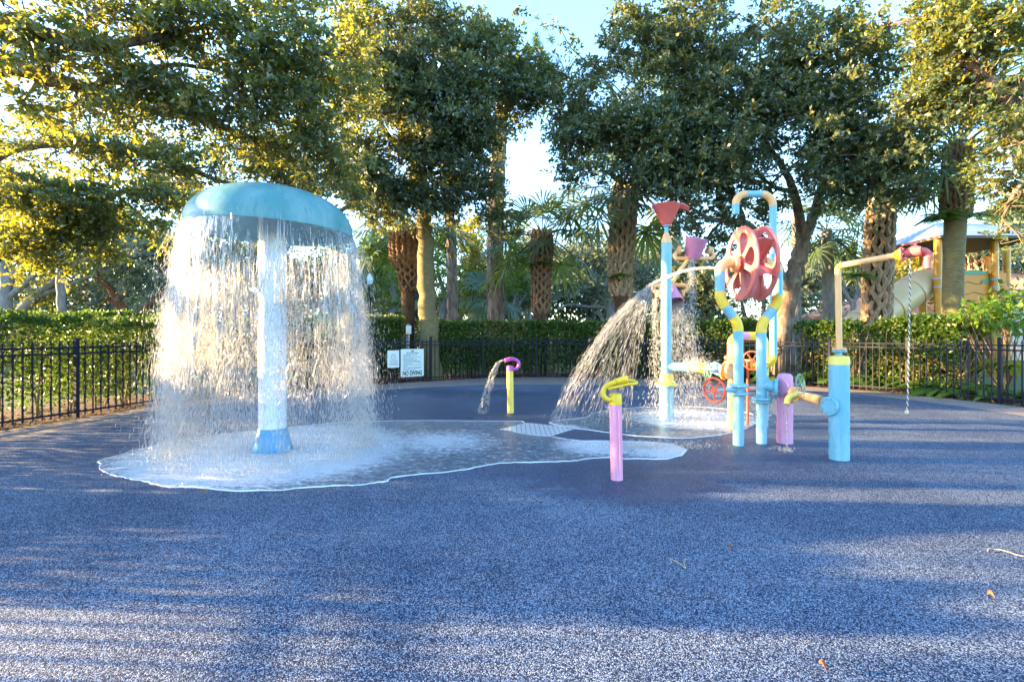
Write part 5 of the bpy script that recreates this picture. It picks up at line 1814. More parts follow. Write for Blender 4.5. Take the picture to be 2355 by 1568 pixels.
far_tree('low spreading oak with reddish limbs above the hedge, left of the falling water', b,
         [([b, W(290, 735, 18), W(272, 695, 18), W(250, 660, 17.8), W(225, 640, 17.8)], .25, .06), ([W(288, 730, 18), W(268, 705, 18), W(250, 690, 18)], .13, .05), ([W(292, 738, 18), W(335, 710, 18), W(360, 685, 18), W(375, 670, 18)], .16, .05), ([W(360, 685, 18), W(400, 690, 18), W(430, 690, 18)], .07, .03)],
         PB([(230, 620, 50, 35, 18), (290, 600, 60, 40, 18), (350, 620, 50, 35, 18), (260, 570, 60, 40, 18), (330, 560, 60, 40, 18), (390, 600, 40, 40, 18, .8), (320, 670, 28, 30, 18, .9), (220, 580, 40, 40, 18.5), (380, 560, 40, 40, 18.5), (400, 650, 30, 30, 18.5, .6)], 1.3), M['bark_red'], M['leaf_far'], L=.15, Wd=.08, dens=10)
b = base_at(1405, 26)
far_tree('olive grey spreading oak behind the slim fern-clad palm', b,
         [([b, W(1405, 740, 26), W(1395, 700, 26), W(1370, 680, 26), W(1320, 660, 26)], .3, .08), ([W(1395, 700, 26), W(1385, 650, 26), W(1350, 610, 26)], .2, .06), ([W(1397, 708, 26), W(1345, 705, 25.7), W(1310, 701, 25.4), W(1280, 712, 25)], .10, .06)],
         PB([(1320, 590, 50, 40, 26), (1380, 600, 55, 40, 26), (1300, 640, 45, 30, 26), (1350, 650, 50, 30, 26), (1400, 650, 40, 30, 26), (1280, 600, 30, 40, 26, .7), (1360, 560, 40, 25, 26, .7), (1470, 650, 50, 50, 27), (1500, 600, 50, 40, 27, .8)], 1.8), M['bark_grey'], M['leaf_far'], L=.2, Wd=.11, dens=9)
b = base_at(1625, 24)
far_tree('dark oak mass behind the buckets, between the blue column and the wheel', b, [([b, W(1625, 720, 24), W(1622, 670, 24), W(1615, 620, 24)], .2, .08)],
         PB([(1600, 660, 40, 30, 24), (1630, 640, 45, 30, 24), (1590, 620, 35, 25, 24, .8), (1650, 690, 40, 25, 24), (1610, 700, 40, 25, 24), (1700, 650, 35, 35, 25), (1730, 690, 35, 30, 25)], 1.4), M['bark_oak'], M['leaf_dark'], L=.18, Wd=.10, dens=9)
b = base_at(1965, 24)
far_tree('pale wispy half-bare tree right of the forked trunk', b,
         [([b, W(1965, 740, 24), W(1958, 700, 24), W(1930, 655, 24), W(1900, 630, 24)], .16, .04), ([W(1960, 710, 24), W(1972, 660, 24), W(1960, 620, 24)], .1, .03), ([W(1958, 700, 24), W(1990, 660, 24), W(2000, 630, 24)], .08, .03), ([W(1940, 670, 24), W(1945, 630, 24)], .05, .02)],
         PB([(1900, 640, 40, 30, 24, .5), (1950, 620, 45, 30, 24, .5), (1990, 640, 40, 35, 24, .4), (1930, 690, 50, 30, 24.5, .5), (1890, 700, 40, 30, 25, .7)], 1.4), M['bark_grey'], M['leaf_far'], L=.14, Wd=.07, dens=9, twigs=12)
b = base_at(1828, 19)
far_tree('straight grey trunk standing just right of the forked oak trunk', b, [([b, W(1829, 740, 19), W(1830, 660, 19), W(1831, 560, 19), W(1832, 480, 18)], .22, .15)],
         PB([(1830, 470, 50, 30, 18, .6)], .9), M['bark_grey'], M['leaf_dark'], L=.1, Wd=.06, dens=12, name='slender_tree')
b = base_at(2105, 30)
far_tree('sunlit yellow tree seen between the lattice palm and the play tower', b, [([b, W(2105, 700, 30), W(2105, 620, 30)], .25, .1)],
         PB([(2085, 600, 40, 40, 30), (2115, 640, 40, 30, 30), (2080, 660, 35, 30, 30), (2110, 580, 30, 30, 30, .8), (2260, 600, 40, 40, 31), (2320, 590, 40, 35, 31)], 2.0), M['bark_grey'], M['leaf_sun_gold'], L=.24, Wd=.14, dens=5)
b = base_at(1215, 33)
far_tree('round grey green tree low between the pines and the slim palm', b, [([b, W(1215, 720, 33), W(1215, 680, 33)], .25, .1)],
         PB([(1190, 690, 35, 30, 33), (1230, 680, 35, 30, 33), (1210, 660, 30, 25, 33), (1160, 710, 30, 25, 33)], 1.8), M['bark_grey'], M['leaf_far'], L=.25, Wd=.14, dens=5)
for lab, px, d, bl, lf in (
        ('grey green oak behind the falling water, right of the reddish oak', 470, 22, [(430, 600, 50, 40), (480, 580, 50, 40), (520, 620, 50, 40), (460, 650, 50, 35), (430, 690, 50, 30), (510, 680, 50, 35), (540, 570, 40, 30)], 'leaf_far'),
        ('golden green tree filling the gap between the slim pine and the thick pine', 1092, 31, [(1075, 560, 32, 30), (1100, 600, 32, 30), (1070, 640, 32, 30), (1110, 650, 25, 30), (1095, 690, 35, 25), (1080, 520, 25, 25)], 'leaf_sun_gold'),
        ('fresh green tree between the smooth trunk and the slim pine', 1015, 29, [(1010, 570, 22, 30), (1020, 620, 22, 30), (1005, 660, 25, 30), (1022, 690, 25, 25), (1015, 530, 20, 25)], 'leaf_pine'),
        ('soft green tree in the gap right of the thick pine', 1180, 30, [(1175, 560, 30, 30), (1195, 600, 30, 30), (1170, 640, 25, 30), (1200, 660, 30, 30), (1185, 530, 25, 20)], 'leaf_hedge'),
        ('bright green tree glimpsed behind the shaggy palm', 900, 27, [(880, 560, 35, 30), (910, 530, 35, 25), (870, 610, 35, 30), (905, 640, 35, 30), (880, 690, 40, 30)], 'leaf_pine'),
        ('olive oak behind the white pole of the mushroom shower', 620, 24, [(580, 600, 50, 40), (640, 590, 50, 40), (690, 620, 50, 40), (600, 660, 50, 35), (660, 670, 50, 35), (620, 560, 50, 30), (570, 700, 50, 30)], 'leaf_far'),
        ('soft green tree behind the right side of the falling water', 760, 26, [(730, 640, 45, 40), (780, 610, 45, 40), (760, 570, 45, 30), (810, 650, 40, 40), (740, 690, 45, 30), (800, 700, 45, 30), (840, 590, 30, 40)], 'leaf_hedge')):
    b = base_at(px, d)
    far_tree(lab, b, [([b, W(px, 730, d), W(px + 6, 680, d), W(px - 10, 620, d)], .25, .1), ([W(px, 720, d), W(px + 40, 660, d)], .12, .05)], PB([(*e, d) for e in bl], 1.6), M['bark_grey'], M[lf], L=.2, Wd=.11, dens=8)
# the wood far beyond the park
n = 72000
ang = RNG.uniform(-1.12, 1.0, n)
dist = RNG.uniform(40, 47, n)
hgt = 7.6 + 1.8 * np.sin(ang * 9) + 1.2 * np.sin(ang * 23 + 1) + .8 * np.sin(ang * 51)
hgt += np.where(ang < -.55, 3.0, 0)
P = np.stack([np.sin(ang) * dist, np.cos(ang) * dist, RNG.random(n) ** .85 * hgt], 1)
kp = clumpy(P, .22) > -.75
P = P[kp]; ang = ang[kp]; n = len(P)
V, F = leaves(P, rdir(n, -.2), rdir(n, .5), RNG.uniform(.35, .8, n), RNG.uniform(.2, .42, n))
tint = np.clip(.45 + .25 * np.sin(ang * 31) + .18 * np.sin(P[:, 2] * 2.3 + ang * 60) + RNG.normal(0, .16, n), 0, 1)
o = np_mesh('treeline', V, F, M['leaf_far'], tint=tint)
tag(o, 'hazy grey green mass of far woodland closing the view behind the hedges', 'woodland', kind='stuff')
mb = MB()
for k in range(46):
    a = RNG.uniform(-.75, .75); d = RNG.uniform(34, 44)
    q = Vector((math.sin(a) * d, math.cos(a) * d, -.05))
    mb.tube([q, q + Vector((RNG.normal(0, .2), 0, 2)), q + Vector((RNG.normal(0, .5), 0, 4.5))], [.2, .16, .1], 6)
o = mb.build('woodland_trunks', M['bark_oak'])
tag(o, 'dim trunks inside the far woodland behind the hedges', 'woodland', kind='stuff')


# ------------------------------------------------------------------ hedges and shrubs
def hedge(label, line, h, th, n, L, Wd, bump=.06, stems=True, cat='hedge', leaf='leaf_hedge', bare=.0):
    """A clipped hedge: twiggy stems and a skin of small leaves, thinner at its foot."""
    Pp = [Vector((x, y, 0)) for x, y in line]
    P = resample(smooth_path(Pp, 6), 120)
    t = thing('hedge', label, cat, P[len(P) // 2])
    arr = np.array([[p.x, p.y] for p in P])
    tan = np.gradient(arr, axis=0); tan /= np.linalg.norm(tan, axis=1, keepdims=True)
    nor = np.stack([-tan[:, 1], tan[:, 0]], 1)
    s = RNG.random(n) * (len(P) - 1.001); i = s.astype(int); f = (s - i)[:, None]
    c = arr[i] * (1 - f) + arr[i + 1] * f; nn = nor[i]
    # skin-biased section: top, two faces, some inside
    u = RNG.random(n); side = np.where(RNG.random(n) < .5, -1.0, 1.0)
    hh = h * (1 + .025 * np.sin(s * .7) + .03 * np.sin(s * 1.9 + 1) + .02 * np.sin(s * .27)) if np.isscalar(h) else np.interp(s, np.linspace(0, 119, len(h)), h)
    lump = bump * (np.sin(s * 1.3 + 2) + np.sin(s * 3.1))
    top = u < .24
    inner = u > .86
    off = np.where(top, RNG.uniform(-.5, .5, n) * th, np.where(inner, RNG.uniform(-.45, .45, n) * th, side * (th * .5 - RNG.exponential(.05, n))))
    z = np.where(top, hh - RNG.exponential(.035, n), hh * RNG.random(n) ** (.8 - bare * .3) * .99)
    off = off * (1 - .12 * (z / hh)) + lump * np.sign(off) * .5
    z = z + RNG.normal(0, .02, n) + np.where(top & (RNG.random(n) < .05), RNG.uniform(0, .07, n), 0)
    keep = (z > .10) & ((z > .35) | (RNG.random(n) < .6))
    Q = np.stack([c[:, 0] + nn[:, 0] * off, c[:, 1] + nn[:, 1] * off, z], 1)[keep]
    so = np.where(top, 0, side)[keep]
    m = len(Q)
    outw = np.stack([nn[keep][:, 0] * so, nn[keep][:, 1] * so, np.where(top[keep], 1.0, .35)], 1)
    D = unit(rdir(m) + outw * .6); N = unit(rdir(m) + outw * .9)
    V, F = leaves(Q, D, N, L * RNG.uniform(.6, 1.25, m), Wd * RNG.uniform(.7, 1.2, m))
    clump = .14 * np.sin(s[keep] * 5.1) * np.sin(z[keep] * 9) + .12 * np.sin(s[keep] * 13 + z[keep] * 5)
    T = np.clip(RNG.beta(2.2, 2.4, m) + clump, 0, 1)
    pat = clumpy(Q, .55)
    brown = (pat > 1.0) & (RNG.random(m) < .35)
    T = np.where(brown, .97, T)
    thin = (clumpy(Q + 7.3, .9) < -.9) & (RNG.random(m) < .6)
    V = V.reshape(-1, 4, 3)[~thin].reshape(-1, 3); F = F[:(~thin).sum()]; T = T[~thin]
    SH = [(V, F, T)]
    if stems:
        mb = MB()
        for k in range(int(len(P) * .9)):
            j = int(RNG.integers(1, len(P) - 1)); q = P[j] + Vector((nor[j][0], nor[j][1], 0)) * float(RNG.uniform(-.3, .3) * th)
            H = h if np.isscalar(h) else float(np.interp(j, np.linspace(0, 119, len(h)), h))
            q.z = -.05
            p1 = q + Vector((RNG.normal(0, .06), RNG.normal(0, .06), H * .45)); p2 = p1 + Vector((RNG.normal(0, .12), RNG.normal(0, .12), H * .45))
            mb.tube([q, p1, p2], [.020, .014, .006], 5, caps=False)
            if RNG.random() < .45:
                s2 = p2.lerp(p2 + Vector((RNG.normal(0, .1), RNG.normal(0, .1), H * .18)), 1.0)
                mb.tube([p2, s2], [.005, .002], 4, caps=False)
                nl = 14; tt_ = RNG.random(nl)[:, None]
                sv, sf = leaves(np.array(p2) + (np.array(s2) - np.array(p2)) * tt_, rdir(nl, .4), rdir(nl, .5), L * 1.1, Wd)
                SH.append((sv, sf, RNG.uniform(.4, .85, nl)))
            for _ in range(3):
                e = p1 + Vector((RNG.normal(0, .16), RNG.normal(0, .16), RNG.uniform(-.1, .45)))
                mb.tube([q.lerp(p1, RNG.uniform(.5, 1)), e], [.008, .003], 4, caps=False)
        mb.build('stems', M['twig'], t)
    V, F, T = join_np(SH)
    np_mesh('foliage', V, F, M[leaf], t, T)
    return t


def off_line(pts, k):
    return [(outset(p, k).x, outset(p, k).y) for p in pts]


hedge('long clipped hedge with a flat top behind the fence at the left', off_line([(-7.07, 3.15)] + FENCE[2:9], .75), 1.55, .8, 78000, .062, .040, .05, bare=.3)
hedge('clipped hedge behind the fence between the smooth trunk and the spray', off_line(FENCE[9:13], .95), 1.62, .9, 30000, .085, .055, .07)
hedge('short darker hedge behind the two notice signs', off_line([(-4.3, 12.8), (-3.5, 13.4), (-2.75, 13.95)], 1.3), 1.72, .9, 16000, .085, .055, .06)
hedge('hedge stretch behind the blue bucket tower and its shower of water', off_line(FENCE[12:15], .95), 1.60, .9, 26000, .085, .055, .08)
hedge('loose hedge behind the bent pipe legs of the wheel', off_line([(5.2, 14.6), (5.9, 14.1), (6.5, 13.75)], 1.0), 1.62, .9, 13000, .085, .055, .1)
hedge('low domed hedge rising behind the long left hedge', [(-10.9, 11.8), (-9.6, 13.0), (-8.6, 14.0)], [1.5, 1.78, 1.82, 1.75, 1.5], 1.3, 16000, .08, .05, .06)
hedge('sparse leafy hedge right of the forked oak trunk', off_line([(7.2, 13.2), (7.7, 12.75), (8.05, 12.3)], 1.2), 1.55, .8, 5200, .10, .06, .12)
hedge('leafy hedge under the beige tube slide', off_line([(8.3, 12.1), (8.75, 11.4), (9.05, 10.6)], 1.1), [1.5, 1.62, 1.66, 1.62, 1.5], .9, 13000, .11, .06, .12)


def shrub(name, label, base, blobs, leaf, L, Wd, dens=26, per=26, crad=.14, cat='shrub', stem_n=9, group=None):
    t = thing(name, label, cat, base, group)
    mb = MB()
    CL = np.concatenate(blob_clusters(blobs, dens))
    for q in CL[RNG.permutation(len(CL))[:stem_n * 3]]:
        e = Vector(q); m_ = Vector(base).lerp(e, .5) + Vector(RNG.normal(0, .08, 3))
        mb.tube(smooth_path([base, m_, e], 3), [.016, .014, .012, .01, .008, .006, .004], 5, caps=False)
    mb.build('stems', M['twig'], t)
    V, F, T = leaf_cloud(CL, per, crad, L, Wd, up=.8)
    np_mesh('foliage', V, F, M[leaf], t, T)
    return t


b = base_at(2310, 10.9)
shrub('broadleaf_shrub', 'leafy green shrub with broad leaves at the right edge beneath the corner tree', b, PB([(2260, 720, 40, 30, 10.8), (2300, 700, 50, 30, 10.9), (2340, 690, 40, 30, 11), (2320, 740, 50, 25, 10.7), (2350, 730, 40, 40, 11), (2240, 735, 25, 18, 10.7)], .5), 'leaf_fern', .15, .085, dens=30, per=16, crad=.2)
# ------------------------------------------------------------------ ferns
def fern_fronds(c, n, R, up=.9, seg=20):
    Vs, Fs, Ts, o = [], [], [], 0
    for k in range(n):
        az = RNG.random() * 2 * PI; el = up * RNG.uniform(.5, 1.15)
        l = R * RNG.uniform(.7, 1.15)
        d = np.array([math.cos(az), math.sin(az), 0]); s = np.array([-math.sin(az), math.cos(az), 0])
        q = np.linspace(0, 1, seg)
        pts = np.array(c) + d * (l * np.cos(el) * q + .25 * l * q ** 2)[:, None] + np.array([0, 0, 1]) * (l * math.sin(el) * q - .62 * l * q ** 2.2)[:, None]
        lw = l * .13 * np.sin(PI * np.clip(.08 + q * .92, 0, 1)) ** .7
        tint = np.clip(.45 + RNG.normal(0, .2), 0, 1)
        for j in range(seg - 1):
            tdir = pts[j + 1] - pts[j]
            for sg in (-1, 1):
                a, b = pts[j], pts[j] + tdir * .78
                tip = pts[j] + tdir * 1.1 + s * sg * lw[j] - np.array([0, 0, .12 * lw[j]])
                tb = pts[j] + tdir * .5 + s * sg * lw[j]
                Vs.append(np.stack([a, b, tip, tb])); Fs.append(np.array([[0, 1, 2, 3]]) + o); o += 4; Ts.append(np.clip(tint + RNG.normal(0, .07), 0, 1))
    return np.concatenate(Vs), np.concatenate(Fs), np.array(Ts)


FG = 'ferns planted along the right-hand fence'
spots = []
for k in range(19):
    q = k / 18
    s = (13.4 + 6.3 * q)
    i = int(s); p = Vector((*FENCE[i], 0)).lerp(Vector((*FENCE[i + 1], 0)), s - i)
    spots.append((outset(p, RNG.uniform(.45, 1.0)), RNG.uniform(.65, .95)))
for p, r in spots:
    V, F, T = fern_fronds((p.x, p.y, .02), 26, r, 1.05)
    o = np_mesh('fern', V, F, M['leaf_fern'], tint=T)
    tag(o, 'green arching fern in the mulch bed behind the right-hand fence', 'fern', FG)
for p, r, lab in ((outset((9.1, 9.9), .25), .40, 'small bright fern sprig poking through the fence by the sunlit post'), (outset((8.75, 10.9), .3), .42, 'small bright fern low behind the fence, left of the ringed palm')):
    V, F, T = fern_fronds((p.x, p.y, .02), 7, r, 1.1, 16)
    tag(np_mesh('fern', V, F, M['leaf_fern'], tint=np.clip(T + .3, 0, 1)), lab, 'fern')
p = W(2340, 850, 10.6); p.z = .5
V, F, T = fern_fronds(tuple(p), 40, .75, 1.1)
tag(np_mesh('lime_fern', V, F, M['leaf_lime'], tint=T), 'bright yellow feathery plant at the right edge beyond the sunlit fence post', 'plant')
for px, py, d, n, R, lab in ((1243, 610, 16.7, 34, .85, 'green fern clinging to the trunk of the slim palm'), (1425, 640, 15.5, 26, .8, 'fern growing out of the stout palm left of the bucket tower'),
                             (2170, 505, 12.3, 44, 1.0, 'fern hanging below the boots of the ringed palm'), (2245, 500, 12.4, 24, .8, 'fern sprays hanging right of the ringed palm boots'), (1965, 640, 14.0, 34, .9, 'shaggy green fern on the left of the lattice palm')):
    V, F, T = fern_fronds(tuple(W(px, py, d)), int(n * 1.3), R * .62, .85)
    tag(np_mesh('fern', V, F, M['leaf_fern'], tint=T), lab, 'fern')


# ------------------------------------------------------------------ signs on the fence
def board(name, label, c, ang, w, h, cat='sign'):
    t = thing(name, label, cat, c)
    R3 = Matrix.Rotation(ang, 3, 'Z')
    mb = MB()
    r = .02; out = []
    for cx, cz, a0 in ((w / 2 - r, h / 2 - r, 0), (-w / 2 + r, h / 2 - r, 90), (-w / 2 + r, -h / 2 + r, 180), (w / 2 - r, -h / 2 + r, 270)):
        for k in range(5):
            a = math.radians(a0 + k * 22.5); out.append((cx + r * math.cos(a), cz + r * math.sin(a)))
    n = len(out)
    mb.v = [tuple(Vector(c) + R3 @ Vector((x, -.004, z))) for x, z in out] + [tuple(Vector(c) + R3 @ Vector((x, .0, z))) for x, z in out]
    mb.face(range(n)); mb.face(range(2 * n - 1, n - 1, -1))
    for i in range(n):
        j = (i + 1) % n; mb.face((i, j, n + j, n + i))
    mb.build('board', M['sign_white'], t, smooth=False)
    return t, R3


def text_mesh(t, c, R3, txt, x, z, size, mat, bold=.0, wide=None, name='lettering'):
    cu = bpy.data.curves.new('letters', 'FONT')
    cu.body = txt; cu.size = size; cu.align_x = 'CENTER'; cu.align_y = 'CENTER'; cu.extrude = .0006; cu.offset = bold
    tmp = bpy.data.objects.new('letters_tmp', cu); COL.objects.link(tmp)
    bpy.context.view_layer.update()
    me = bpy.data.meshes.new_from_object(tmp.evaluated_get(bpy.context.evaluated_depsgraph_get()))
    bpy.data.objects.remove(tmp); bpy.data.curves.remove(cu)
    xs = [v.co.x for v in me.vertices]
    k = wide / (max(xs) - min(xs)) if wide else 1.0
    for v in me.vertices:
        p = Vector((v.co.x * k, -.0055 - v.co.z, v.co.y))
        v.co = R3 @ (p + Vector((x, 0, z)))
    me.materials.clear(); me.materials.append(mat)
    o = bpy.data.objects.new(name, me); COL.objects.link(o); o.parent = t
    return o


bay = math.atan2(1.05, 1.43)
nrm_in = Vector((math.sin(bay), -math.cos(bay), 0))
c = Vector((-2.73, 13.96, .52)) + nrm_in * .03
t, R3 = board('rules_sign', 'large white notice with green NO DIVING lettering hung on the fence', c, bay, .68, .745)
text_mesh(t, c, R3, 'NO DIVING', 0, -.285, .155, M['ink_green'], .007, .57)
text_mesh(t, c, R3, 'SPLASH PARK RULES', 0, .262,   .05, M['ink_grey'], .002, .36, 'heading')
mb = MB()


def flat_rect(x, z, w, h):
    n = len(mb.v)
    for xx, zz in ((x, z), (x + w, z), (x + w, z + h), (x, z + h)):
        mb.v.append(tuple(c + R3 @ Vector((xx, -.0058, zz))))
    mb.face((n, n + 1, n + 2, n + 3))


for i in range(13):                              # small print, too fine to read even in the photograph
    z = .205 - i * .0335; x = -.265; end = [.14, -.05, .27, .02, .13, .23, .23, -.01, .27, -.13, .26, .22, .08][i]
    while x < end:
        w = RNG.uniform(.02, .075); flat_rect(x, z, min(w, end - x + .01), .015); x += w + .014
mb.build('small_print', M['ink_grey'], t, smooth=False)
mb = MB()
for dx, h in ((-.03, .035), (0, .055), (.03, .035)):
    n = len(mb.v)
    for xx, zz in ((dx - .022, .300), (dx + .022, .300), (dx, .300 + h)):
        mb.v.append(tuple(c + R3 @ Vector((xx, -.0058 - abs(dx) * .01, zz))))
    mb.face((n, n + 1, n + 2))
mb.build('emblem', M['ink_green'], t, smooth=False)
c = Vector((-3.174, 13.636, .635)) + nrm_in * .03
t, R3 = board('notice_sign', 'small white notice with a faded radiating emblem, left of the NO DIVING board', c, bay, .33, .46)
mb = MB()
for k in range(15):
    a = math.radians(-20 + 220 * k / 14)
    r0, r1 = .045, .085 + .035 * (k % 2)
    d = Vector((math.cos(a), 0, math.sin(a))); s = Vector((-d.z, 0, d.x)) * .0035
    n = len(mb.v)
    for p in (d * r0 - s, d * r1 - s * .4, d * r1 + s * .4, d * r0 + s):
        mb.v.append(tuple(c + R3 @ (Vector((0, -.0055, .05)) + p)))
    mb.face((n, n + 1, n + 2, n + 3))
flat_rect(-.075, -.01, .14, .010)
for i in range(8):
    a = PI * i / 8; d = Vector((math.cos(a), 0, math.sin(a))); e = Vector((math.cos(a + PI / 8), 0, math.sin(a + PI / 8)))
    n = len(mb.v)
    for p in (d * .036, d * .042, e * .042, e * .036):
        mb.v.append(tuple(c + R3 @ (Vector((0, -.0055, .02)) + p)))
    mb.face((n, n + 1, n + 2, n + 3))
for z, w0 in ((-.045, .11), (-.075, .09), (-.105, .10), (-.135, .12), (-.165, .12)):
    x = -w0
    while x < w0:
        w = RNG.uniform(.015, .05); flat_rect(x, z, w, .012); x += w + .012
mb.build('emblem', M['ink_red'], t, smooth=False)


# ------------------------------------------------------------------ street lamps, stop sign, outlet post
def lamp(label, px, top, bot, d):
    b = base_at(px, d)
    t = thing('street_lamp', label, 'street lamp', b, group='park street lamps')
    zt, zb_ = W(px, top, d).z, W(px, bot, d).z
    h = zt - zb_
    MB().lathe([(0, 0), (.16, 0), (.16, .3), (.09, .5), (.07, .9), (.055, zb_ - b.z - .35), (.05, zb_ - b.z - .12), (.10, zb_ - b.z - .06), (.12, zb_ - b.z), (0, zb_ - b.z)], b, (0, 0, 1), 16).build('pole', M['black'], t)
    o = Vector((b.x, b.y, zb_))
    MB().lathe([(0, 0), (h * .20, .0), (h * .27, h * .22), (h * .31, h * .45), (h * .25, h * .62), (h * .12, h * .82), (.02, h * .97), (0, h)], o, (0, 0, 1), 18).build('lamp_globe', M['globe'], t)
    MB().lathe([(0, 0), (.018, 0), (.018, .08), (0, .12)], o + Vector((0, 0, h * .97)), (0, 0, 1), 8).build('finial', M['black'], t)


lamp('black street lamp with a white acorn globe just right of the smooth trunk', 993, 601, 628, 25)
lamp('black street lamp with a white acorn globe seen through drops right of the mushroom', 850, 628, 654, 25)
b = base_at(1009, 32)
t = thing('stop_sign', 'red octagonal stop sign peeping over the hedge right of the smooth trunk', 'road sign', b)
MB().tube([b, b + Vector((0, 0, 2.25))], .03, 8).build('post', M['steel'], t)
sc_ = W(1009, 752, 32); z0 = sc_.z
for r, y, m_, nm in ((.40, 0.0, M['sign_white'], 'border'), (.365, -.006, M['stop_red'], 'face')):
    mb = MB()
    pts = [(sc_.x + r * math.cos(PI / 8 + PI / 4 * k), z0 + r * math.sin(PI / 8 + PI / 4 * k)) for k in range(8)]
    mb.v = [(x, b.y - .05 + y, z) for x, z in pts] + [(x, b.y - .045 + y, z) for x, z in pts]
    mb.face(range(8)); mb.face(range(15, 7, -1))
    for i in range(8):
        mb.face((i, (i + 1) % 8, 8 + (i + 1) % 8, 8 + i))
    mb.build(nm, m_, t, smooth=False)
text_mesh(t, b, Matrix.Identity(3), 'STOP', 0, z0 - b.z, .26, M['sign_white'], .004, .56).location = (0, -.056, 0)
b = base_at(937, 14.75)
t = thing('outlet_post', 'grey weathered wooden stake carrying an electrical box above the signs', 'utility post', b)
MB().box(b + Vector((0, 0, .82)), (.09, .07, 1.64), Matrix.Rotation(.03, 3, 'Y')).build('stake', M['bark_grey'], t, smooth=False)
mb = MB().box(b + Vector((.05, -.07, 1.47)), (.15, .08, .24)); mb.box(b + Vector((.05, -.118, 1.47)), (.11, .012, .18))
mb.tube([b + Vector((.05, -.06, 1.36)), b + Vector((.05, -.06, 0))], .016, 8)
mb.build('outlet_box', M['steel'], t, smooth=False)

# ------------------------------------------------------------------ playground beyond the right-hand fence
PD = 17.0
pb_ = base_at(2215, PD)
t = thing('play_tower', 'yellow play tower with a grey roof and a beige tube slide', 'playground', pb_)
for px, d in ((2122, 17.6), (2156, 16.2), (2286, 16.4), (2314, 18.2)):
    q = base_at(px, d)
    MB().tube([q, Vector((q.x, q.y, 4.45))], .11, 16).build('post', M['play_post'], t)
    mb = MB()
    for z in (3.05, 2.78, 1.62, 1.25):
        mb.lathe([(0, -.03), (.125, -.03), (.125, .03), (0, .03)], (q.x, q.y, z), (0, 0, 1), 16)
    mb.build('clamp', M['roof_grey'], t)
zA = lambda py: Z(py, PD)
xA = lambda px: (px - CX) / FPX * PD
mb = MB()
mb.box(((xA(2165) + xA(2278)) / 2, PD - .5, (zA(632) + zA(742)) / 2), (xA(2278) - xA(2165), .07, zA(632) - zA(742)))
panel = mb.build('panel', M['play_panel'], t, smooth=False); sub(panel, t)
for py in (655, 678, 700, 722):
    pth = [Vector((xA(2170 + 104 * k / 9), PD - .536, zA(py + 3 * math.sin(k * 1.7 + py)))) for k in range(10)]
    MB().tube(pth, .010, 5).build('plank_groove', M['play_dark'], panel)
for px, py, r in ((2240, 652, .28), (2205, 633, .42)):
    mb = MB(); cc = Vector((xA(px), PD - .56, zA(py)))
    ring = [cc + Vector((r * math.cos(a) * (1 - .25 * math.sin(a)), 0, .11 * max(math.sin(a), -.35))) for a in np.linspace(0, 2 * PI, 18)[:-1]]
    mb.v = [tuple(p) for p in ring] + [tuple(p + Vector((0, .05, 0))) for p in ring]
    n = len(ring); mb.face(range(n)); mb.face(range(2 * n - 1, n - 1, -1))
    for i in range(n):
        mb.face((i, (i + 1) % n, n + (i + 1) % n, n + i))
    mb.build('leaf_ornament', M['play_green'], panel, smooth=False)
MB().lathe([(0, 0), (.11, 0), (.11, .5), (.08, .56), (0, .58)], (xA(2240), PD - .5, zA(634)), (0, 0, 1), 16).build('bollard_cap', M['play_post'], t)
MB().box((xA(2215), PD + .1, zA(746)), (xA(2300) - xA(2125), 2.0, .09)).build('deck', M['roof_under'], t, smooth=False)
mb = MB()
x0, x1, y0, y1, ze, zr = xA(2098), xA(2352), 15.9, 18.9, 4.36, 5.05
mb.v = [(x0, y0, ze), (x1, y0, ze), (x1, y1, ze), (x0, y1, ze), (x0 + 1.1, (y0 + y1) / 2, zr), (x1 - 1.1, (y0 + y1) / 2, zr)]
mb.f = [(0, 1, 5, 4), (1, 2, 5), (2, 3, 4, 5), (3, 0, 4)]; mb.m = [0] * 4
rf = mb.build('roof', M['roof_grey'], t, smooth=False); sub(rf, t)
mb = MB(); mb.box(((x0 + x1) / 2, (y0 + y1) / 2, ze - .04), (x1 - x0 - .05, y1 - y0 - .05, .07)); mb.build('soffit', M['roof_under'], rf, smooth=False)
SL = [W(2146, 648, 16.9), W(2112, 660, 16.8), W(2070, 688, 16.7), W(2030, 716, 16.6), W(1985, 745, 16.5), W(1945, 772, 16.4), W(1925, 790, 16.4)]
SP = smooth_path(SL, 6)
sl_ = MB().tube(SP, .50, 26, caps=False).build('tube_slide', M['slide'], t); sub(sl_, t)
for k in (8, 15, 24):
    MB().tube([SP[k], SP[k + 1]], .525, 26).build('slide_joint', M['slide'], sl_)
MB().lathe([(.45, 0), (.62, 0), (.62, .07), (.45, .07)], SP[0], SP[1] - SP[0], 28, closed=True).build('slide_collar', M['slide'], sl_)
MB().box((xA(2158), PD - .1, zA(800)), (.62, .4, 1.7)).build('side_panel', M['lowwall'], t, smooth=False)
MB().box((xA(2218), 14.2, .66), (1.1, .06, .52)).build('lower_panel', M['play_post'], t, smooth=False)


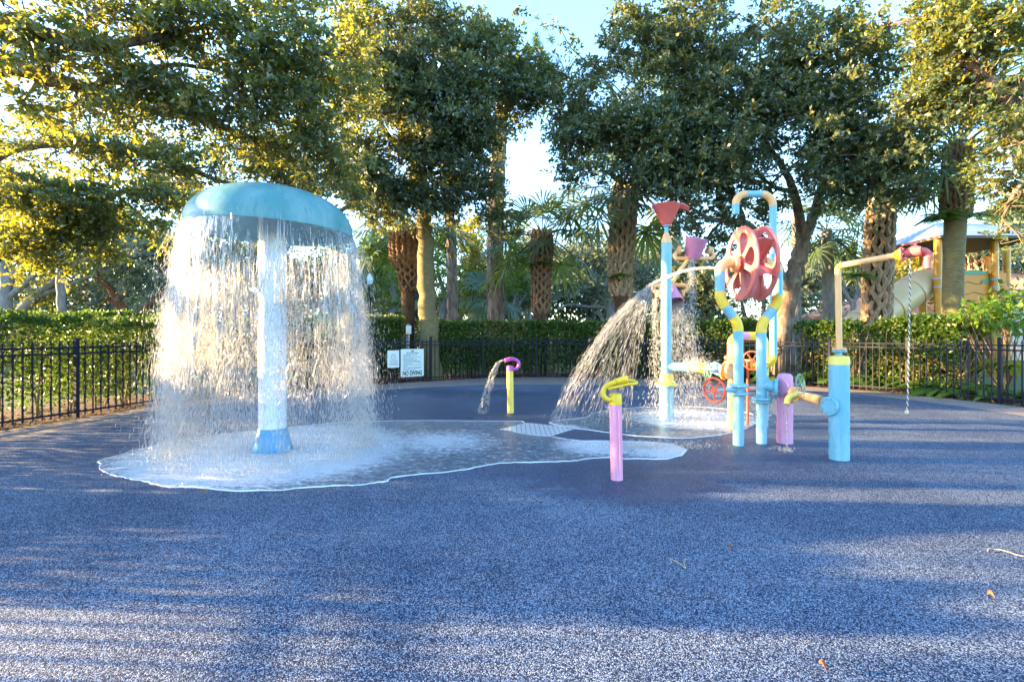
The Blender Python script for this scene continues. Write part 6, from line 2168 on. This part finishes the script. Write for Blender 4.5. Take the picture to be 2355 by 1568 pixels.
def tiled_house(name, label, cat, x0, x1, y0, y1, ze, rise, open_=False):
    c = Vector(((x0 + x1) / 2, (y0 + y1) / 2, -.05))
    t = thing(name, label, cat, c)
    if open_:
        for x in (x0 + .3, x1 - .3):
            for y in (y0 + .3, y1 - .3):
                MB().box((x, y, ze / 2 - .03), (.22, .22, ze + .05)).build('post', M['play_post'], t, smooth=False)
    else:
        MB().box((c.x, c.y, ze / 2 - .03), (x1 - x0 - .8, y1 - y0 - .8, ze + .04)).build('wall', M['stucco'], t, smooth=False)
        for k in range(3):
            wx = x0 + (x1 - x0) * (k + .8) / 3.6
            MB().box((wx, y0 + .385, 1.5), (1.0, .06, 1.2)).build('window', M['black'], t, smooth=False)
    MB().box((c.x, c.y, ze + .05), (x1 - x0 + .02, y1 - y0 + .02, .12)).build('fascia', M['roof_under'], t, smooth=False)
    mb = MB()
    h = (y1 - y0) / 2
    n = int((x1 - x0) / .28)
    for side in (0, 1):
        ya = y0 if side == 0 else y1
        for k in range(n):                       # rows of barrel tiles from eave to ridge
            xa = x0 + (x1 - x0) * (k + .5) / n
            mn = min(xa - x0, x1 - xa, h) / h
            mb.tube([Vector((xa, ya, ze + .14)), Vector((xa, ya + (c.y - ya) * mn, ze + .14 + rise * mn))], .15, 7)
        for s in (0, 1):
            xe = x0 if s == 0 else x1
            for k in range(int((y1 - y0) / .28)):
                yy = y0 + (y1 - y0) * (k + .5) / int((y1 - y0) / .28)
                mn = min(yy - y0, y1 - yy) / h
                if side == 0:
                    mb.tube([Vector((xe, yy, ze + .14)), Vector((xe + (h if s == 0 else -h) * mn, yy, ze + .14 + rise * mn))], .15, 7)
    mb.build('roof', M['tiles'], t)
    return t


tiled_house('picnic_pavilion', 'terracotta roofed pavilion on ochre posts behind the beige slide', 'pavilion', 18.4, 27.5, 28.5, 33, 2.15, 1.05, True)
tiled_house('tiled_house', 'house with a terracotta tile roof at the far right edge', 'house', 23.6, 36, 25.5, 34, 3.1, 1.7)
c0, c1 = W(1808, 830, 16.6), W(1912, 830, 15.6)
d = (c1 - c0); L = math.hypot(d.x, d.y); m_ = (c0 + c1) / 2
mb = MB().box((m_.x, m_.y, .62), (L, .28, .62), Matrix.Rotation(math.atan2(d.y, d.x), 3, 'Z'))
t = thing('low_wall', 'low grey masonry wall with a dark gap beneath, beyond the fence right of the oak', 'wall', (m_.x, m_.y, 0))
mb.build('masonry', M['lowwall'], t, smooth=False)
mb = MB()
for q in (.06, .5, .94):
    p = c0.lerp(c1, q); mb.box((p.x, p.y, .15), (.3, .24, .34))
mb.build('pier', M['lowwall'], t, smooth=False)
